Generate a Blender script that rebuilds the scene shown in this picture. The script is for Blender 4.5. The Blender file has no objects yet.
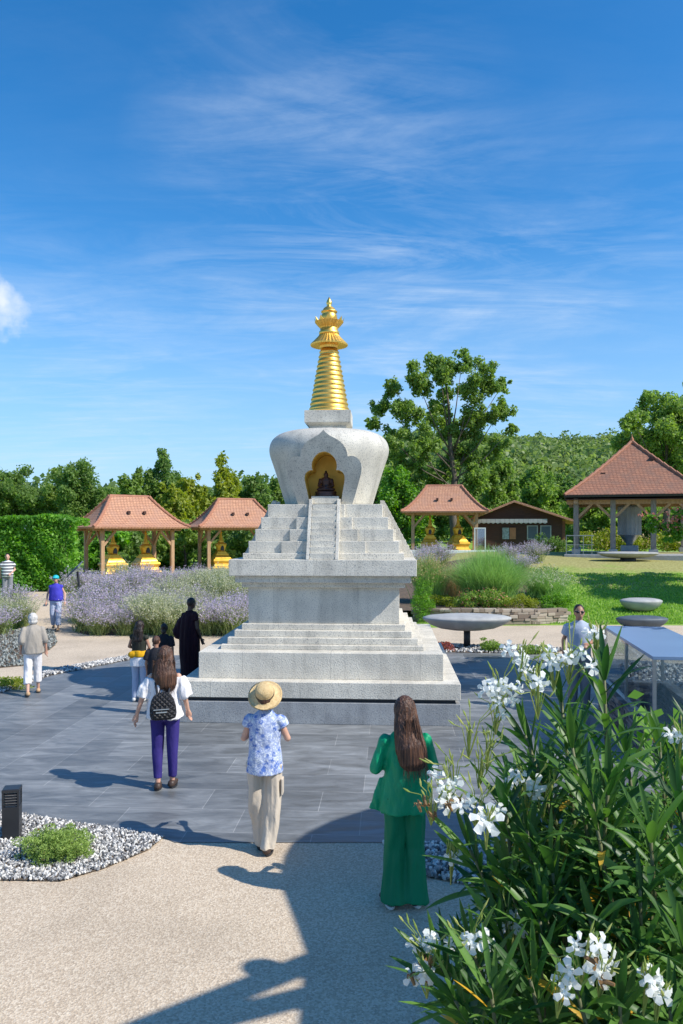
import bpy, bmesh, math, random
import numpy as np
from mathutils import Vector, Matrix, Euler, noise
random.seed(7); RNG = np.random.default_rng(7)
PI = math.pi
scn = bpy.context.scene
COL = scn.collection
F, HY, CX, CZ = 770.0, 530.0, 341.5, 3.0

def P(px, py, z=0.0):
    d = (CZ - z) * F / (py - HY)
    return Vector(((px - CX) / F * d, d, z))
def X(px, d): return (px - CX) / F * d
def Z(py, d): return CZ - (py - HY) / F * d
def W(px, py, d): return Vector((X(px, d), d, Z(py, d)))
def lerp(a, b, t): return a + (b - a) * t
def sstep(a, b, v):
    t = max(0.0, min(1.0, (v - a) / (b - a))); return t * t * (3 - 2 * t)
def interp(v, pts):
    if v <= pts[0][0]: return pts[0][1]
    for (a, za), (b, zb) in zip(pts, pts[1:]):
        if v <= b: return lerp(za, zb, sstep(a, b, v))
    return pts[-1][1]
LP = [(23, 0), (28.5, .42), (42, .55), (60, .7), (110, 2.0), (400, 3.0)]
RP = [(24.6, 0), (27, .3), (36, 1.55), (40, 1.85), (48, 1.45), (62, 1.7), (110, 6), (180, 20), (400, 24)]
def ter(x, y):
    w = sstep(0, 7, x)
    z = lerp(interp(y, LP), interp(y, RP), w)
    if y > 60: z += 0.4 * math.sin(x * .05 + y * .03)
    return z

# ------------------------------------------------------------------ materials
def newmat(name):
    m = bpy.data.materials.new(name); m.use_nodes = True
    nt = m.node_tree; nt.nodes.clear()
    o = nt.nodes.new('ShaderNodeOutputMaterial'); b = nt.nodes.new('ShaderNodeBsdfPrincipled')
    nt.links.new(b.outputs[0], o.inputs[0])
    return m, nt, b, o
def N(nt, t, **kw):
    n = nt.nodes.new(t)
    for k, v in kw.items():
        if k.startswith('i_'): n.inputs[int(k[2:])].default_value = v
        else: setattr(n, k, v)
    return n
def ramp(nt, src, stops):
    r = N(nt, 'ShaderNodeValToRGB'); e = r.color_ramp.elements
    while len(e) < len(stops): e.new(0.5)
    for q, (p, c) in zip(e, stops):
        q.position = p; q.color = (c[0], c[1], c[2], 1) if hasattr(c, '__len__') else (c, c, c, 1)
    nt.links.new(src, r.inputs[0]); return r.outputs[0]
def mix(nt, f, a, b, mode='MIX'):
    n = N(nt, 'ShaderNodeMix', data_type='RGBA', blend_type=mode)
    for sock, v in ((n.inputs[0], f), (n.inputs[6], a), (n.inputs[7], b)):
        if isinstance(v, bpy.types.NodeSocket): nt.links.new(v, sock)
        elif hasattr(v, '__len__'): sock.default_value = (v[0], v[1], v[2], 1)
        else: sock.default_value = v
    return n.outputs[2]
def mat(name, c1, c2=None, sc=6.0, rough=.6, bump=0.0, bsc=30.0, metal=0.0, stretch=(1, 1, 1), c3=None, sc3=60, spec=.5, cover3=.5):
    m, nt, b, o = newmat(name)
    b.inputs['Roughness'].default_value = rough; b.inputs['Metallic'].default_value = metal
    b.inputs['Specular IOR Level'].default_value = spec
    tc = N(nt, 'ShaderNodeTexCoord'); mp = N(nt, 'ShaderNodeMapping'); nt.links.new(tc.outputs['Object'], mp.inputs[0])
    mp.inputs['Scale'].default_value = stretch
    if c2 is None: c2 = tuple(x * .82 for x in c1)
    n = N(nt, 'ShaderNodeTexNoise', i_2=sc, i_3=5.0); nt.links.new(mp.outputs[0], n.inputs[0])
    col = ramp(nt, n.outputs[0], [(.35, c2), (.65, c1)])
    if c3 is not None:
        n3 = N(nt, 'ShaderNodeTexNoise', i_2=sc3, i_3=3.0); nt.links.new(mp.outputs[0], n3.inputs[0])
        f = ramp(nt, n3.outputs[0], [(cover3, 0.0), (cover3 + .08, 1.0)])
        col = mix(nt, f, col, c3)
    nt.links.new(col, b.inputs['Base Color'])
    if bump:
        nb = N(nt, 'ShaderNodeTexNoise', i_2=bsc, i_3=4.0); nt.links.new(mp.outputs[0], nb.inputs[0])
        bp = N(nt, 'ShaderNodeBump'); bp.inputs['Strength'].default_value = bump; bp.inputs['Distance'].default_value = .02
        nt.links.new(nb.outputs[0], bp.inputs['Height']); nt.links.new(bp.outputs[0], b.inputs['Normal'])
    return m
def leafmat(name, c1, c2, trans=.3, rough=.5, c3=None, nsc=.6):
    m, nt, b, o = newmat(name)
    g = N(nt, 'ShaderNodeNewGeometry')
    col = ramp(nt, g.outputs['Random Per Island'], [(0.0, c1), (1.0, c2)])
    if c3 is not None:
        tc = N(nt, 'ShaderNodeTexCoord'); n = N(nt, 'ShaderNodeTexNoise', i_2=nsc, i_3=2.0)
        nt.links.new(tc.outputs['Object'], n.inputs[0])
        col = mix(nt, ramp(nt, n.outputs[0], [(.42, 0.0), (.62, 1.0)]), col, c3)
    nt.links.new(col, b.inputs['Base Color']); b.inputs['Roughness'].default_value = rough
    b.inputs['Specular IOR Level'].default_value = .35
    t = N(nt, 'ShaderNodeBsdfTranslucent')
    hs = N(nt, 'ShaderNodeHueSaturation', i_1=1.15, i_2=1.7); nt.links.new(col, hs.inputs[4]); nt.links.new(hs.outputs[0], t.inputs[0])
    ms = N(nt, 'ShaderNodeMixShader', i_0=trans); nt.links.new(b.outputs[0], ms.inputs[1]); nt.links.new(t.outputs[0], ms.inputs[2])
    nt.links.new(ms.outputs[0], o.inputs[0]); return m
M = {}
M['granite'] = mat('granite', (.70, .655, .555), (.61, .57, .485), sc=1.6, rough=.75, bump=.35, bsc=45, c3=(.30, .29, .27), sc3=70, cover3=.56)
def weather(m, joint=1.4, amt=.45):
    nt = m.node_tree; b = [n for n in nt.nodes if n.type == 'BSDF_PRINCIPLED'][0]; src = b.inputs['Base Color'].links[0].from_socket
    tc = N(nt, 'ShaderNodeTexCoord'); mp = N(nt, 'ShaderNodeMapping'); mp.inputs['Scale'].default_value = (7, 7, .7); nt.links.new(tc.outputs['Object'], mp.inputs[0])
    n = N(nt, 'ShaderNodeTexNoise', i_2=1.0, i_3=6.0); nt.links.new(mp.outputs[0], n.inputs[0])
    c = mix(nt, .9, src, ramp(nt, n.outputs[0], [(.30, .80), (.48, 1.0), (.7, 1.06)]), 'MULTIPLY')
    n2 = N(nt, 'ShaderNodeTexNoise', i_2=2.6, i_3=7.0); nt.links.new(tc.outputs['Object'], n2.inputs[0])
    c = mix(nt, .8, c, ramp(nt, n2.outputs[0], [(.32, .84), (.6, 1.04)]), 'MULTIPLY')
    if joint:
        oi = N(nt, 'ShaderNodeObjectInfo'); sp = N(nt, 'ShaderNodeSeparateXYZ'); nt.links.new(tc.outputs['Object'], sp.inputs[0]); ls = []
        for k in (0, 1):
            a = N(nt, 'ShaderNodeMath', operation='MULTIPLY_ADD', i_1=1 / joint); nt.links.new(sp.outputs[k], a.inputs[0]); nt.links.new(oi.outputs['Random'], a.inputs[2])
            f = N(nt, 'ShaderNodeMath', operation='FRACT'); nt.links.new(a.outputs[0], f.inputs[0])
            l = N(nt, 'ShaderNodeMath', operation='LESS_THAN', i_1=.008 / joint); nt.links.new(f.outputs[0], l.inputs[0]); ls.append(l)
        mx = N(nt, 'ShaderNodeMath', operation='MAXIMUM'); nt.links.new(ls[0].outputs[0], mx.inputs[0]); nt.links.new(ls[1].outputs[0], mx.inputs[1])
        ml = N(nt, 'ShaderNodeMath', operation='MULTIPLY', i_1=amt); nt.links.new(mx.outputs[0], ml.inputs[0]); c = mix(nt, ml.outputs[0], c, (.16, .155, .145))
    nt.links.new(c, b.inputs['Base Color'])
weather(M['granite'])
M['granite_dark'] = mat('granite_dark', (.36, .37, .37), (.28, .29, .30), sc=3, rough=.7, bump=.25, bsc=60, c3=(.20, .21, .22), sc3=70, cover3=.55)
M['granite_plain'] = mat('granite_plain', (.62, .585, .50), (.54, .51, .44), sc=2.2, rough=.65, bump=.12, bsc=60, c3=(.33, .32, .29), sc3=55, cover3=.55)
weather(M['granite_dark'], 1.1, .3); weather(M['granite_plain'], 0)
M['gold'] = mat('gold', (1.0, .66, .18), (.93, .56, .12), sc=5, rough=.42, metal=1.0, bump=.05, bsc=8)
M['gold_paint'] = mat('gold_paint', (.85, .52, .06), (.72, .40, .04), sc=4, rough=.38, metal=.45)
M['gold_wall'] = mat('gold_wall', (.88, .60, .12), (.75, .48, .08), sc=4, rough=.5, metal=.2)
M['bronze'] = mat('bronze', (.10, .045, .035), (.05, .03, .03), sc=15, rough=.45, metal=.4)
M['wood'] = mat('wood', (.52, .32, .17), (.36, .21, .11), sc=6, rough=.7, bump=.2, stretch=(4, 4, .6))
M['wood_grey'] = mat('wood_grey', (.30, .27, .24), (.20, .17, .15), sc=6, rough=.8, bump=.2, stretch=(4, 4, .6))
M['wood_dark'] = mat('wood_dark', (.085, .035, .022), (.05, .022, .016), sc=4, rough=.8, stretch=(.5, .5, 8))
M['wood_red'] = mat('wood_red', (.22, .09, .05), (.15, .06, .035), sc=4, rough=.8, stretch=(.5, .5, 8))
M['concrete'] = mat('concrete', (.42, .42, .40), (.33, .33, .32), sc=4, rough=.7, bump=.12, bsc=40)
M['concrete_blue'] = mat('concrete_blue', (.09, .115, .14), (.07, .09, .11), sc=4, rough=.6)
M['white'] = mat('white', (.8, .8, .78), (.7, .7, .68), sc=4, rough=.6)
M['black'] = mat('black', (.018, .018, .02), (.012, .012, .014), sc=8, rough=.45)
M['black_paint'] = mat('black_paint', (.022, .024, .028), (.016, .017, .02), sc=8, rough=.4)
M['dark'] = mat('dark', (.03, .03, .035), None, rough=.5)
M['soil'] = mat('soil', (.16, .11, .07), (.08, .06, .04), sc=8, rough=.95, bump=.5, bsc=20)
M['bark'] = mat('bark', (.16, .125, .09), (.08, .065, .05), sc=5, rough=.9, bump=.6, bsc=12, stretch=(2, 2, .5))
M['bark_pale'] = mat('bark_pale', (.38, .34, .27), (.22, .19, .15), sc=4, rough=.9, bump=.3, stretch=(2, 2, .5))
M['stem'] = mat('stem', (.16, .17, .07), (.10, .11, .05), sc=20, rough=.6)
M['skin'] = mat('skin', (.62, .36, .25), (.55, .30, .21), sc=9, rough=.5)
M['skin_tan'] = mat('skin_tan', (.42, .22, .14), (.36, .185, .12), sc=9, rough=.5)
M['skin_dark'] = mat('skin_dark', (.11, .055, .035), (.085, .042, .028), sc=9, rough=.5)
M['hair_brown'] = mat('hair_brown', (.13, .058, .03), (.035, .016, .011), sc=5, rough=.5, bump=.8, bsc=7, stretch=(9, 9, .7))
M['hair_dark'] = mat('hair_dark', (.03, .016, .012), (.012, .008, .007), sc=5, rough=.4, bump=.6, bsc=7, stretch=(9, 9, .7))
M['hair_white'] = mat('hair_white', (.68, .66, .62), (.50, .48, .45), sc=5, rough=.5, bump=.7, bsc=7, stretch=(9, 9, .7))
def cloth(name, c1, c2=None, bump=.5, sc=7, rough=.8, stretch=(1, 1, .45)):
    m = mat(name, c1, c2 or tuple(v * .85 for v in c1), sc=3, rough=rough, bump=bump, bsc=sc, stretch=stretch, spec=.25)
    for n in m.node_tree.nodes:
        if n.type == 'BUMP': n.inputs['Distance'].default_value = .05
    return m
M['green_cloth'] = cloth('green_cloth', (.005, .33, .145), (.004, .26, .115), bump=.9, rough=.5)
M['green_trouser'] = cloth('green_trouser', (.004, .21, .09), (.003, .165, .07), bump=.6, rough=.55, stretch=(1, 1, .2))
M['beige_cloth'] = cloth('beige_cloth', (.60, .52, .42), (.52, .44, .35), bump=.9, stretch=(1, 1, .3))
M['white_cloth'] = cloth('white_cloth', (.82, .80, .80), (.74, .72, .73), bump=.9)
M['purple_cloth'] = cloth('purple_cloth', (.045, .032, .20), (.03, .022, .14), bump=.5)
M['grey_cloth'] = cloth('grey_cloth', (.38, .34, .29), (.31, .28, .24), bump=.7)
M['blue_cloth'] = cloth('blue_cloth', (.07, .06, .50), (.05, .045, .40), bump=.5)
M['maroon_cloth'] = cloth('maroon_cloth', (.028, .006, .012), (.018, .004, .009), bump=.8)
M['black_cloth'] = cloth('black_cloth', (.02, .02, .026), None, bump=.5)
M['olive_cloth'] = cloth('olive_cloth', (.035, .038, .028), None, bump=.4)
M['yellow_cloth'] = cloth('yellow_cloth', (.75, .40, .01), None, bump=.4)
M['denim_pale'] = cloth('denim_pale', (.50, .56, .68), (.36, .42, .56), bump=.5)
M['bluegrey_cloth'] = cloth('bluegrey_cloth', (.44, .50, .60), (.36, .42, .52), bump=.4)
M['grey_trouser'] = cloth('grey_trouser', (.24, .24, .26), None, bump=.4)
M['cyan'] = mat('cyan', (.02, .50, .55), None, rough=.6)
M['straw'] = mat('straw', (.72, .53, .27), (.60, .42, .20), sc=30, rough=.8, bump=.5, bsc=120)
M['shoe_white'] = mat('shoe_white', (.72, .72, .70), None, rough=.5)
M['shoe_brown'] = mat('shoe_brown', (.06, .035, .025), None, rough=.5)
M['tan'] = mat('tan', (.55, .35, .19), None, rough=.6)
M['steel'] = mat('steel', (.55, .56, .57), (.45, .46, .47), rough=.3, metal=.9)
M['leaf_oleander'] = leafmat('leaf_oleander', (0.017, 0.073, 0.018), (0.126, 0.254, 0.050), trans=.30, rough=.42)
M['leaf_yellow'] = leafmat('leaf_yellow', (.60, .33, .03), (.72, .45, .06), trans=.35)
M['petal'] = leafmat('petal', (.70, .72, .71), (.80, .81, .79), trans=.35, rough=.6)
M['bud'] = leafmat('bud', (.26, .36, .08), (.46, .48, .16), trans=.3)
M['seed'] = leafmat('seed', (.18, .10, .04), (.30, .18, .08), trans=.2)
M['leaf_hedge'] = leafmat('leaf_hedge', (.12, .29, .03), (.26, .50, .06), trans=.38, c3=(.10, .25, .03), nsc=1.2)
M['leaf_tree'] = leafmat('leaf_tree', (0.130, 0.218, 0.044), (0.259, 0.362, 0.083), trans=0.45)
M['leaf_dark'] = leafmat('leaf_dark', (0.103, 0.189, 0.048), (0.215, 0.312, 0.078), trans=0.45)
M['leaf_mid'] = leafmat('leaf_mid', (0.155, 0.254, 0.053), (0.294, 0.406, 0.090), trans=0.45)
M['leaf_bright'] = leafmat('leaf_bright', (0.110, 0.253, 0.032), (0.206, 0.386, 0.051), trans=0.4)
M['leaf_yg'] = leafmat('leaf_yg', (0.195, 0.255, 0.033), (0.360, 0.390, 0.059), trans=0.42)
M['leaf_forest'] = leafmat('leaf_forest', (0.159, 0.240, 0.062), (0.286, 0.360, 0.103), trans=0.4, c3=(0.135, 0.200, 0.068), nsc=.09)
M['leaf_conifer'] = leafmat('leaf_conifer', (.20, .31, .06), (.36, .48, .13), trans=.25)
M['grassblade'] = leafmat('grassblade', (.18, .34, .05), (.34, .50, .11), trans=.35)
M['reed'] = leafmat('reed', (.20, .36, .09), (.36, .52, .18), trans=.35)
M['drygrass'] = leafmat('drygrass', (.40, .30, .14), (.50, .40, .22), trans=.3)
M['sage_green'] = leafmat('sage_green', (.18, .25, .08), (.34, .38, .15), trans=.3)
M['sage_flower'] = leafmat('sage_flower', (.44, .36, .49), (.62, .54, .64), trans=.3)
M['sage_pale'] = leafmat('sage_pale', (.42, .44, .26), (.58, .56, .42), trans=.3)
M['pinkflower'] = leafmat('pinkflower', (.52, .16, .12), (.62, .28, .20), trans=.3)
M['redleaf'] = leafmat('redleaf', (.35, .08, .08), (.45, .20, .12), trans=.3)
M['tip_bronze'] = leafmat('tip_bronze', (.16, .05, .03), (.2, .08, .04), trans=.2)

def floral():
    m, nt, b, o = newmat('floral')
    tc = N(nt, 'ShaderNodeTexCoord')
    n = N(nt, 'ShaderNodeTexNoise', i_2=16.0, i_3=5.0); n.inputs['Distortion'].default_value = 2.2
    nt.links.new(tc.outputs['Object'], n.inputs[0])
    v = N(nt, 'ShaderNodeTexVoronoi', i_2=15.0); nt.links.new(tc.outputs['Object'], v.inputs[0])
    c = ramp(nt, n.outputs[0], [(.40, (.62, .67, .76)), (.44, (.10, .20, .52)), (.56, (.05, .12, .42)), (.60, (.58, .64, .74))])
    c2 = ramp(nt, v.outputs[0], [(.30, (.08, .16, .48)), (.5, (.62, .67, .76))])
    nt.links.new(mix(nt, .45, c, c2), b.inputs['Base Color']); b.inputs['Roughness'].default_value = .8
    nb = N(nt, 'ShaderNodeTexNoise', i_2=7.0, i_3=3.0); nt.links.new(tc.outputs['Object'], nb.inputs[0])
    bp = N(nt, 'ShaderNodeBump'); bp.inputs['Strength'].default_value = .7; bp.inputs['Distance'].default_value = .05
    nt.links.new(nb.outputs[0], bp.inputs['Height']); nt.links.new(bp.outputs[0], b.inputs['Normal'])
    return m
M['floral'] = floral()
def stripes():
    m, nt, b, o = newmat('stripes')
    tc = N(nt, 'ShaderNodeTexCoord'); s = N(nt, 'ShaderNodeSeparateXYZ'); nt.links.new(tc.outputs['Object'], s.inputs[0])
    ma = N(nt, 'ShaderNodeMath', operation='MULTIPLY', i_1=9.5); nt.links.new(s.outputs[2], ma.inputs[0])
    fr = N(nt, 'ShaderNodeMath', operation='FRACT'); nt.links.new(ma.outputs[0], fr.inputs[0])
    c = ramp(nt, fr.outputs[0], [(.5, (.75, .75, .74)), (.54, (.03, .03, .05))])
    nt.links.new(c, b.inputs['Base Color']); b.inputs['Roughness'].default_value = .8; return m
M['stripes'] = stripes()
def quilt():
    m, nt, b, o = newmat('quilted')
    b.inputs['Base Color'].default_value = (.02, .02, .023, 1); b.inputs['Roughness'].default_value = .62
    tc = N(nt, 'ShaderNodeTexCoord'); mp = N(nt, 'ShaderNodeMapping'); mp.inputs['Rotation'].default_value = (0, PI / 4, 0)
    nt.links.new(tc.outputs['Object'], mp.inputs[0]); s = N(nt, 'ShaderNodeSeparateXYZ'); nt.links.new(mp.outputs[0], s.inputs[0])
    hs = []
    for k in (0, 2):
        a = N(nt, 'ShaderNodeMath', operation='MULTIPLY', i_1=80.0); nt.links.new(s.outputs[k], a.inputs[0])
        q = N(nt, 'ShaderNodeMath', operation='SINE'); nt.links.new(a.outputs[0], q.inputs[0])
        r = N(nt, 'ShaderNodeMath', operation='ABSOLUTE'); nt.links.new(q.outputs[0], r.inputs[0]); hs.append(r)
    w = N(nt, 'ShaderNodeMath', operation='MINIMUM'); nt.links.new(hs[0].outputs[0], w.inputs[0]); nt.links.new(hs[1].outputs[0], w.inputs[1])
    bp = N(nt, 'ShaderNodeBump'); bp.inputs['Strength'].default_value = 1; bp.inputs['Distance'].default_value = .03
    nt.links.new(w.outputs[0], bp.inputs['Height']); nt.links.new(bp.outputs[0], b.inputs['Normal']); return m
M['quilt'] = quilt()
def rooftile(name, ca, cb, cc):
    m, nt, b, o = newmat(name)
    tc = N(nt, 'ShaderNodeTexCoord'); s = N(nt, 'ShaderNodeSeparateXYZ'); nt.links.new(tc.outputs['Object'], s.inputs[0])
    u = N(nt, 'ShaderNodeMath', operation='ADD'); nt.links.new(s.outputs[0], u.inputs[0]); nt.links.new(s.outputs[1], u.inputs[1])
    v = N(nt, 'ShaderNodeMath', operation='MULTIPLY', i_1=1.5); nt.links.new(s.outputs[2], v.inputs[0])
    cb_ = N(nt, 'ShaderNodeCombineXYZ'); nt.links.new(u.outputs[0], cb_.inputs[0]); nt.links.new(v.outputs[0], cb_.inputs[1])
    br = N(nt, 'ShaderNodeTexBrick'); nt.links.new(cb_.outputs[0], br.inputs[0])
    br.inputs['Scale'].default_value = 1; br.inputs['Brick Width'].default_value = .18; br.inputs['Row Height'].default_value = .14
    br.inputs['Mortar Size'].default_value = .012; br.inputs['Mortar Smooth'].default_value = .3
    for k, c in zip((1, 2, 3), (ca, cb, tuple(x * .45 for x in cb))): br.inputs[k].default_value = (*c, 1)
    n = N(nt, 'ShaderNodeTexNoise', i_2=2.2, i_3=9.0); nt.links.new(tc.outputs['Object'], n.inputs[0])
    c = mix(nt, ramp(nt, n.outputs[0], [(.42, 0.0), (.68, .8)]), br.outputs[0], cc)
    nt.links.new(c, b.inputs['Base Color']); b.inputs['Roughness'].default_value = .8
    bp = N(nt, 'ShaderNodeBump'); bp.inputs['Strength'].default_value = .8; bp.inputs['Distance'].default_value = .04
    bp.invert = True
    nt.links.new(br.outputs[1], bp.inputs['Height']); nt.links.new(bp.outputs[0], b.inputs['Normal']); return m
M['tile'] = rooftile('roof_tile', (.60, .31, .18), (.50, .24, .14), (.45, .24, .16))
M['tile_dark'] = rooftile('roof_tile_dark', (.42, .19, .11), (.32, .14, .085), (.24, .13, .09))
M['tile_plain'] = mat('tile_plain', (.43, .19, .11), (.33, .145, .09), sc=4, rough=.8)

def plaza_mat():
    m, nt, b, o = newmat('slate_paving')
    tc = N(nt, 'ShaderNodeTexCoord')
    outs = []
    for rot, w, h in ((math.radians(3.6), 1.25, .62), (math.radians(93.6), 1.25, .62)):
        mp = N(nt, 'ShaderNodeMapping'); mp.inputs['Rotation'].default_value = (0, 0, rot); mp.inputs['Location'].default_value = (50.3, 50.12, 0)
        nt.links.new(tc.outputs['Object'], mp.inputs[0])
        br = N(nt, 'ShaderNodeTexBrick'); nt.links.new(mp.outputs[0], br.inputs[0])
        br.offset = .37
        br.inputs['Scale'].default_value = 1; br.inputs['Brick Width'].default_value = w; br.inputs['Row Height'].default_value = h
        br.inputs['Mortar Size'].default_value = .004; br.inputs['Mortar Smooth'].default_value = .15; br.inputs['Bias'].default_value = -.1
        br.inputs[1].default_value = (.135, .142, .145, 1); br.inputs[2].default_value = (.215, .223, .225, 1); br.inputs[3].default_value = (.30, .30, .29, 1)
        outs.append((br, mp))
    s = N(nt, 'ShaderNodeSeparateXYZ'); nt.links.new(tc.outputs['Object'], s.inputs[0])
    lt = N(nt, 'ShaderNodeMath', operation='LESS_THAN', i_1=-3.1); nt.links.new(s.outputs[0], lt.inputs[0])
    gt = N(nt, 'ShaderNodeMath', operation='GREATER_THAN', i_1=9.4); nt.links.new(s.outputs[1], gt.inputs[0])
    mu = N(nt, 'ShaderNodeMath', operation='MULTIPLY'); nt.links.new(lt.outputs[0], mu.inputs[0]); nt.links.new(gt.outputs[0], mu.inputs[1])
    col = mix(nt, mu.outputs[0], outs[0][0].outputs[0], outs[1][0].outputs[0])
    mps = N(nt, 'ShaderNodeMapping'); mps.inputs['Scale'].default_value = (1, 3.2, 1); nt.links.new(tc.outputs['Object'], mps.inputs[0])
    n = N(nt, 'ShaderNodeTexNoise', i_2=1.6, i_3=9.0); n.inputs['Roughness'].default_value = .65; n.inputs['Distortion'].default_value = .8
    nt.links.new(mps.outputs[0], n.inputs[0])
    col = mix(nt, .85, col, ramp(nt, n.outputs[0], [(.3, .48), (.5, 1.0), (.72, 1.7)]), 'MULTIPLY')
    nt.links.new(col, b.inputs['Base Color'])
    r = ramp(nt, n.outputs[0], [(.3, .38), (.7, .62)]); nt.links.new(r, b.inputs['Roughness'])
    n2 = N(nt, 'ShaderNodeTexNoise', i_2=6.0, i_3=6.0); nt.links.new(mps.outputs[0], n2.inputs[0])
    bp = N(nt, 'ShaderNodeBump'); bp.inputs['Strength'].default_value = .25; bp.inputs['Distance'].default_value = .02
    nt.links.new(n2.outputs[0], bp.inputs['Height']); nt.links.new(bp.outputs[0], b.inputs['Normal']); return m
M['plaza'] = plaza_mat()
def path_mat(name, base, dark, light):
    m, nt, b, o = newmat(name)
    tc = N(nt, 'ShaderNodeTexCoord')
    v = N(nt, 'ShaderNodeTexVoronoi', i_2=75.0); nt.links.new(tc.outputs['Object'], v.inputs[0])
    g = N(nt, 'ShaderNodeSeparateColor'); nt.links.new(v.outputs[1], g.inputs[0])
    c = ramp(nt, g.outputs[0], [(0, dark), (.5, base), (1, light)])
    n = N(nt, 'ShaderNodeTexNoise', i_2=.8, i_3=7.0); nt.links.new(tc.outputs['Object'], n.inputs[0])
    c = mix(nt, .8, c, ramp(nt, n.outputs[0], [(.3, .80), (.5, 1.0), (.7, 1.08)]), 'MULTIPLY')
    n2 = N(nt, 'ShaderNodeTexNoise', i_2=48.0, i_3=4.0); nt.links.new(tc.outputs['Object'], n2.inputs[0])
    c = mix(nt, .8, c, ramp(nt, n2.outputs[0], [(.3, .88), (.7, 1.10)]), 'MULTIPLY')
    nt.links.new(c, b.inputs['Base Color']); b.inputs['Roughness'].default_value = .85
    bp = N(nt, 'ShaderNodeBump'); bp.inputs['Strength'].default_value = .35; bp.inputs['Distance'].default_value = .01
    nt.links.new(v.outputs[0], bp.inputs['Height']); nt.links.new(bp.outputs[0], b.inputs['Normal']); return m
M['path'] = path_mat('resin_gravel', (.56, .445, .315), (.43, .335, .235), (.67, .56, .42))
def ground_mat():
    m, nt, b, o = newmat('lawn')
    tc = N(nt, 'ShaderNodeTexCoord')
    n = N(nt, 'ShaderNodeTexNoise', i_2=.35, i_3=8.0); nt.links.new(tc.outputs['Object'], n.inputs[0])
    n2 = N(nt, 'ShaderNodeTexNoise', i_2=9.0, i_3=6.0); nt.links.new(tc.outputs['Object'], n2.inputs[0])
    g = ramp(nt, n2.outputs[0], [(.3, (.16, .27, .04)), (.7, (.28, .42, .08))])
    d = ramp(nt, n2.outputs[0], [(.3, (.30, .23, .10)), (.7, (.45, .37, .19))])
    s = N(nt, 'ShaderNodeSeparateXYZ'); nt.links.new(tc.outputs['Object'], s.inputs[0])
    mr = N(nt, 'ShaderNodeMapRange', i_1=29.0, i_2=34.0, i_3=-.10, i_4=.30); nt.links.new(s.outputs[1], mr.inputs[0])
    ad = N(nt, 'ShaderNodeMath', operation='ADD'); nt.links.new(n.outputs[0], ad.inputs[0])
    m2 = N(nt, 'ShaderNodeMapRange', i_1=42.0, i_2=50.0, i_3=0.0, i_4=-.5); nt.links.new(s.outputs[1], m2.inputs[0])
    a2 = N(nt, 'ShaderNodeMath', operation='ADD'); nt.links.new(mr.outputs[0], a2.inputs[0]); nt.links.new(m2.outputs[0], a2.inputs[1]); nt.links.new(a2.outputs[0], ad.inputs[1])
    nt.links.new(mix(nt, ramp(nt, ad.outputs[0], [(.5, 0.0), (.70, .72)]), g, d), b.inputs['Base Color'])
    b.inputs['Roughness'].default_value = .95; b.inputs['Specular IOR Level'].default_value = .1
    bp = N(nt, 'ShaderNodeBump'); bp.inputs['Strength'].default_value = .6; bp.inputs['Distance'].default_value = .06
    nt.links.new(n2.outputs[0], bp.inputs['Height']); nt.links.new(bp.outputs[0], b.inputs['Normal']); return m
M['lawn'] = ground_mat()
def pebble_mat(name, stops):
    m, nt, b, o = newmat(name)
    g = N(nt, 'ShaderNodeNewGeometry')
    c = ramp(nt, g.outputs['Random Per Island'], stops)
    nt.links.new(c, b.inputs['Base Color']); b.inputs['Roughness'].default_value = .6; return m
M['pebble'] = pebble_mat('pebble', [(0, (.08, .08, .08)), (.35, (.22, .22, .22)), (.55, (.42, .41, .39)), (.75, (.64, .61, .56)), (1, (.80, .77, .71))])
M['pebble_grey'] = pebble_mat('pebble_grey', [(0, (.08, .09, .08)), (.5, (.19, .21, .19)), (1, (.34, .35, .32))])
M['drystone'] = pebble_mat('drystone', [(0, (.20, .15, .11)), (.5, (.34, .27, .20)), (1, (.48, .41, .32))])
M['slate'] = pebble_mat('slate', [(0, (.05, .055, .06)), (.5, (.11, .12, .13)), (1, (.20, .21, .22))])
def glass_mat():
    m, nt, b, o = newmat('glass')
    b.inputs['Base Color'].default_value = (.93, .96, .97, 1); b.inputs['Roughness'].default_value = .02
    g = N(nt, 'ShaderNodeBsdfGlossy', i_1=.02); g.inputs[0].default_value = (.9, .93, .95, 1)
    t = N(nt, 'ShaderNodeBsdfTransparent'); t.inputs[0].default_value = (.90, .94, .95, 1)
    ms = N(nt, 'ShaderNodeMixShader', i_0=.22); nt.links.new(t.outputs[0], ms.inputs[1]); nt.links.new(g.outputs[0], ms.inputs[2])
    nt.links.new(ms.outputs[0], o.inputs[0]); return m
M['glass'] = glass_mat()
M['case_top'] = mat('case_top', (.20, .31, .48), (.18, .28, .44), sc=1, rough=.3, spec=.7)  # blue of the reflected sky is put into the base colour
M['windowglass'] = mat('windowglass', (.35, .42, .42), (.18, .22, .22), sc=9, rough=.2)
M['orange'] = mat('orange', (.45, .18, .08), None, rough=.6)

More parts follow.
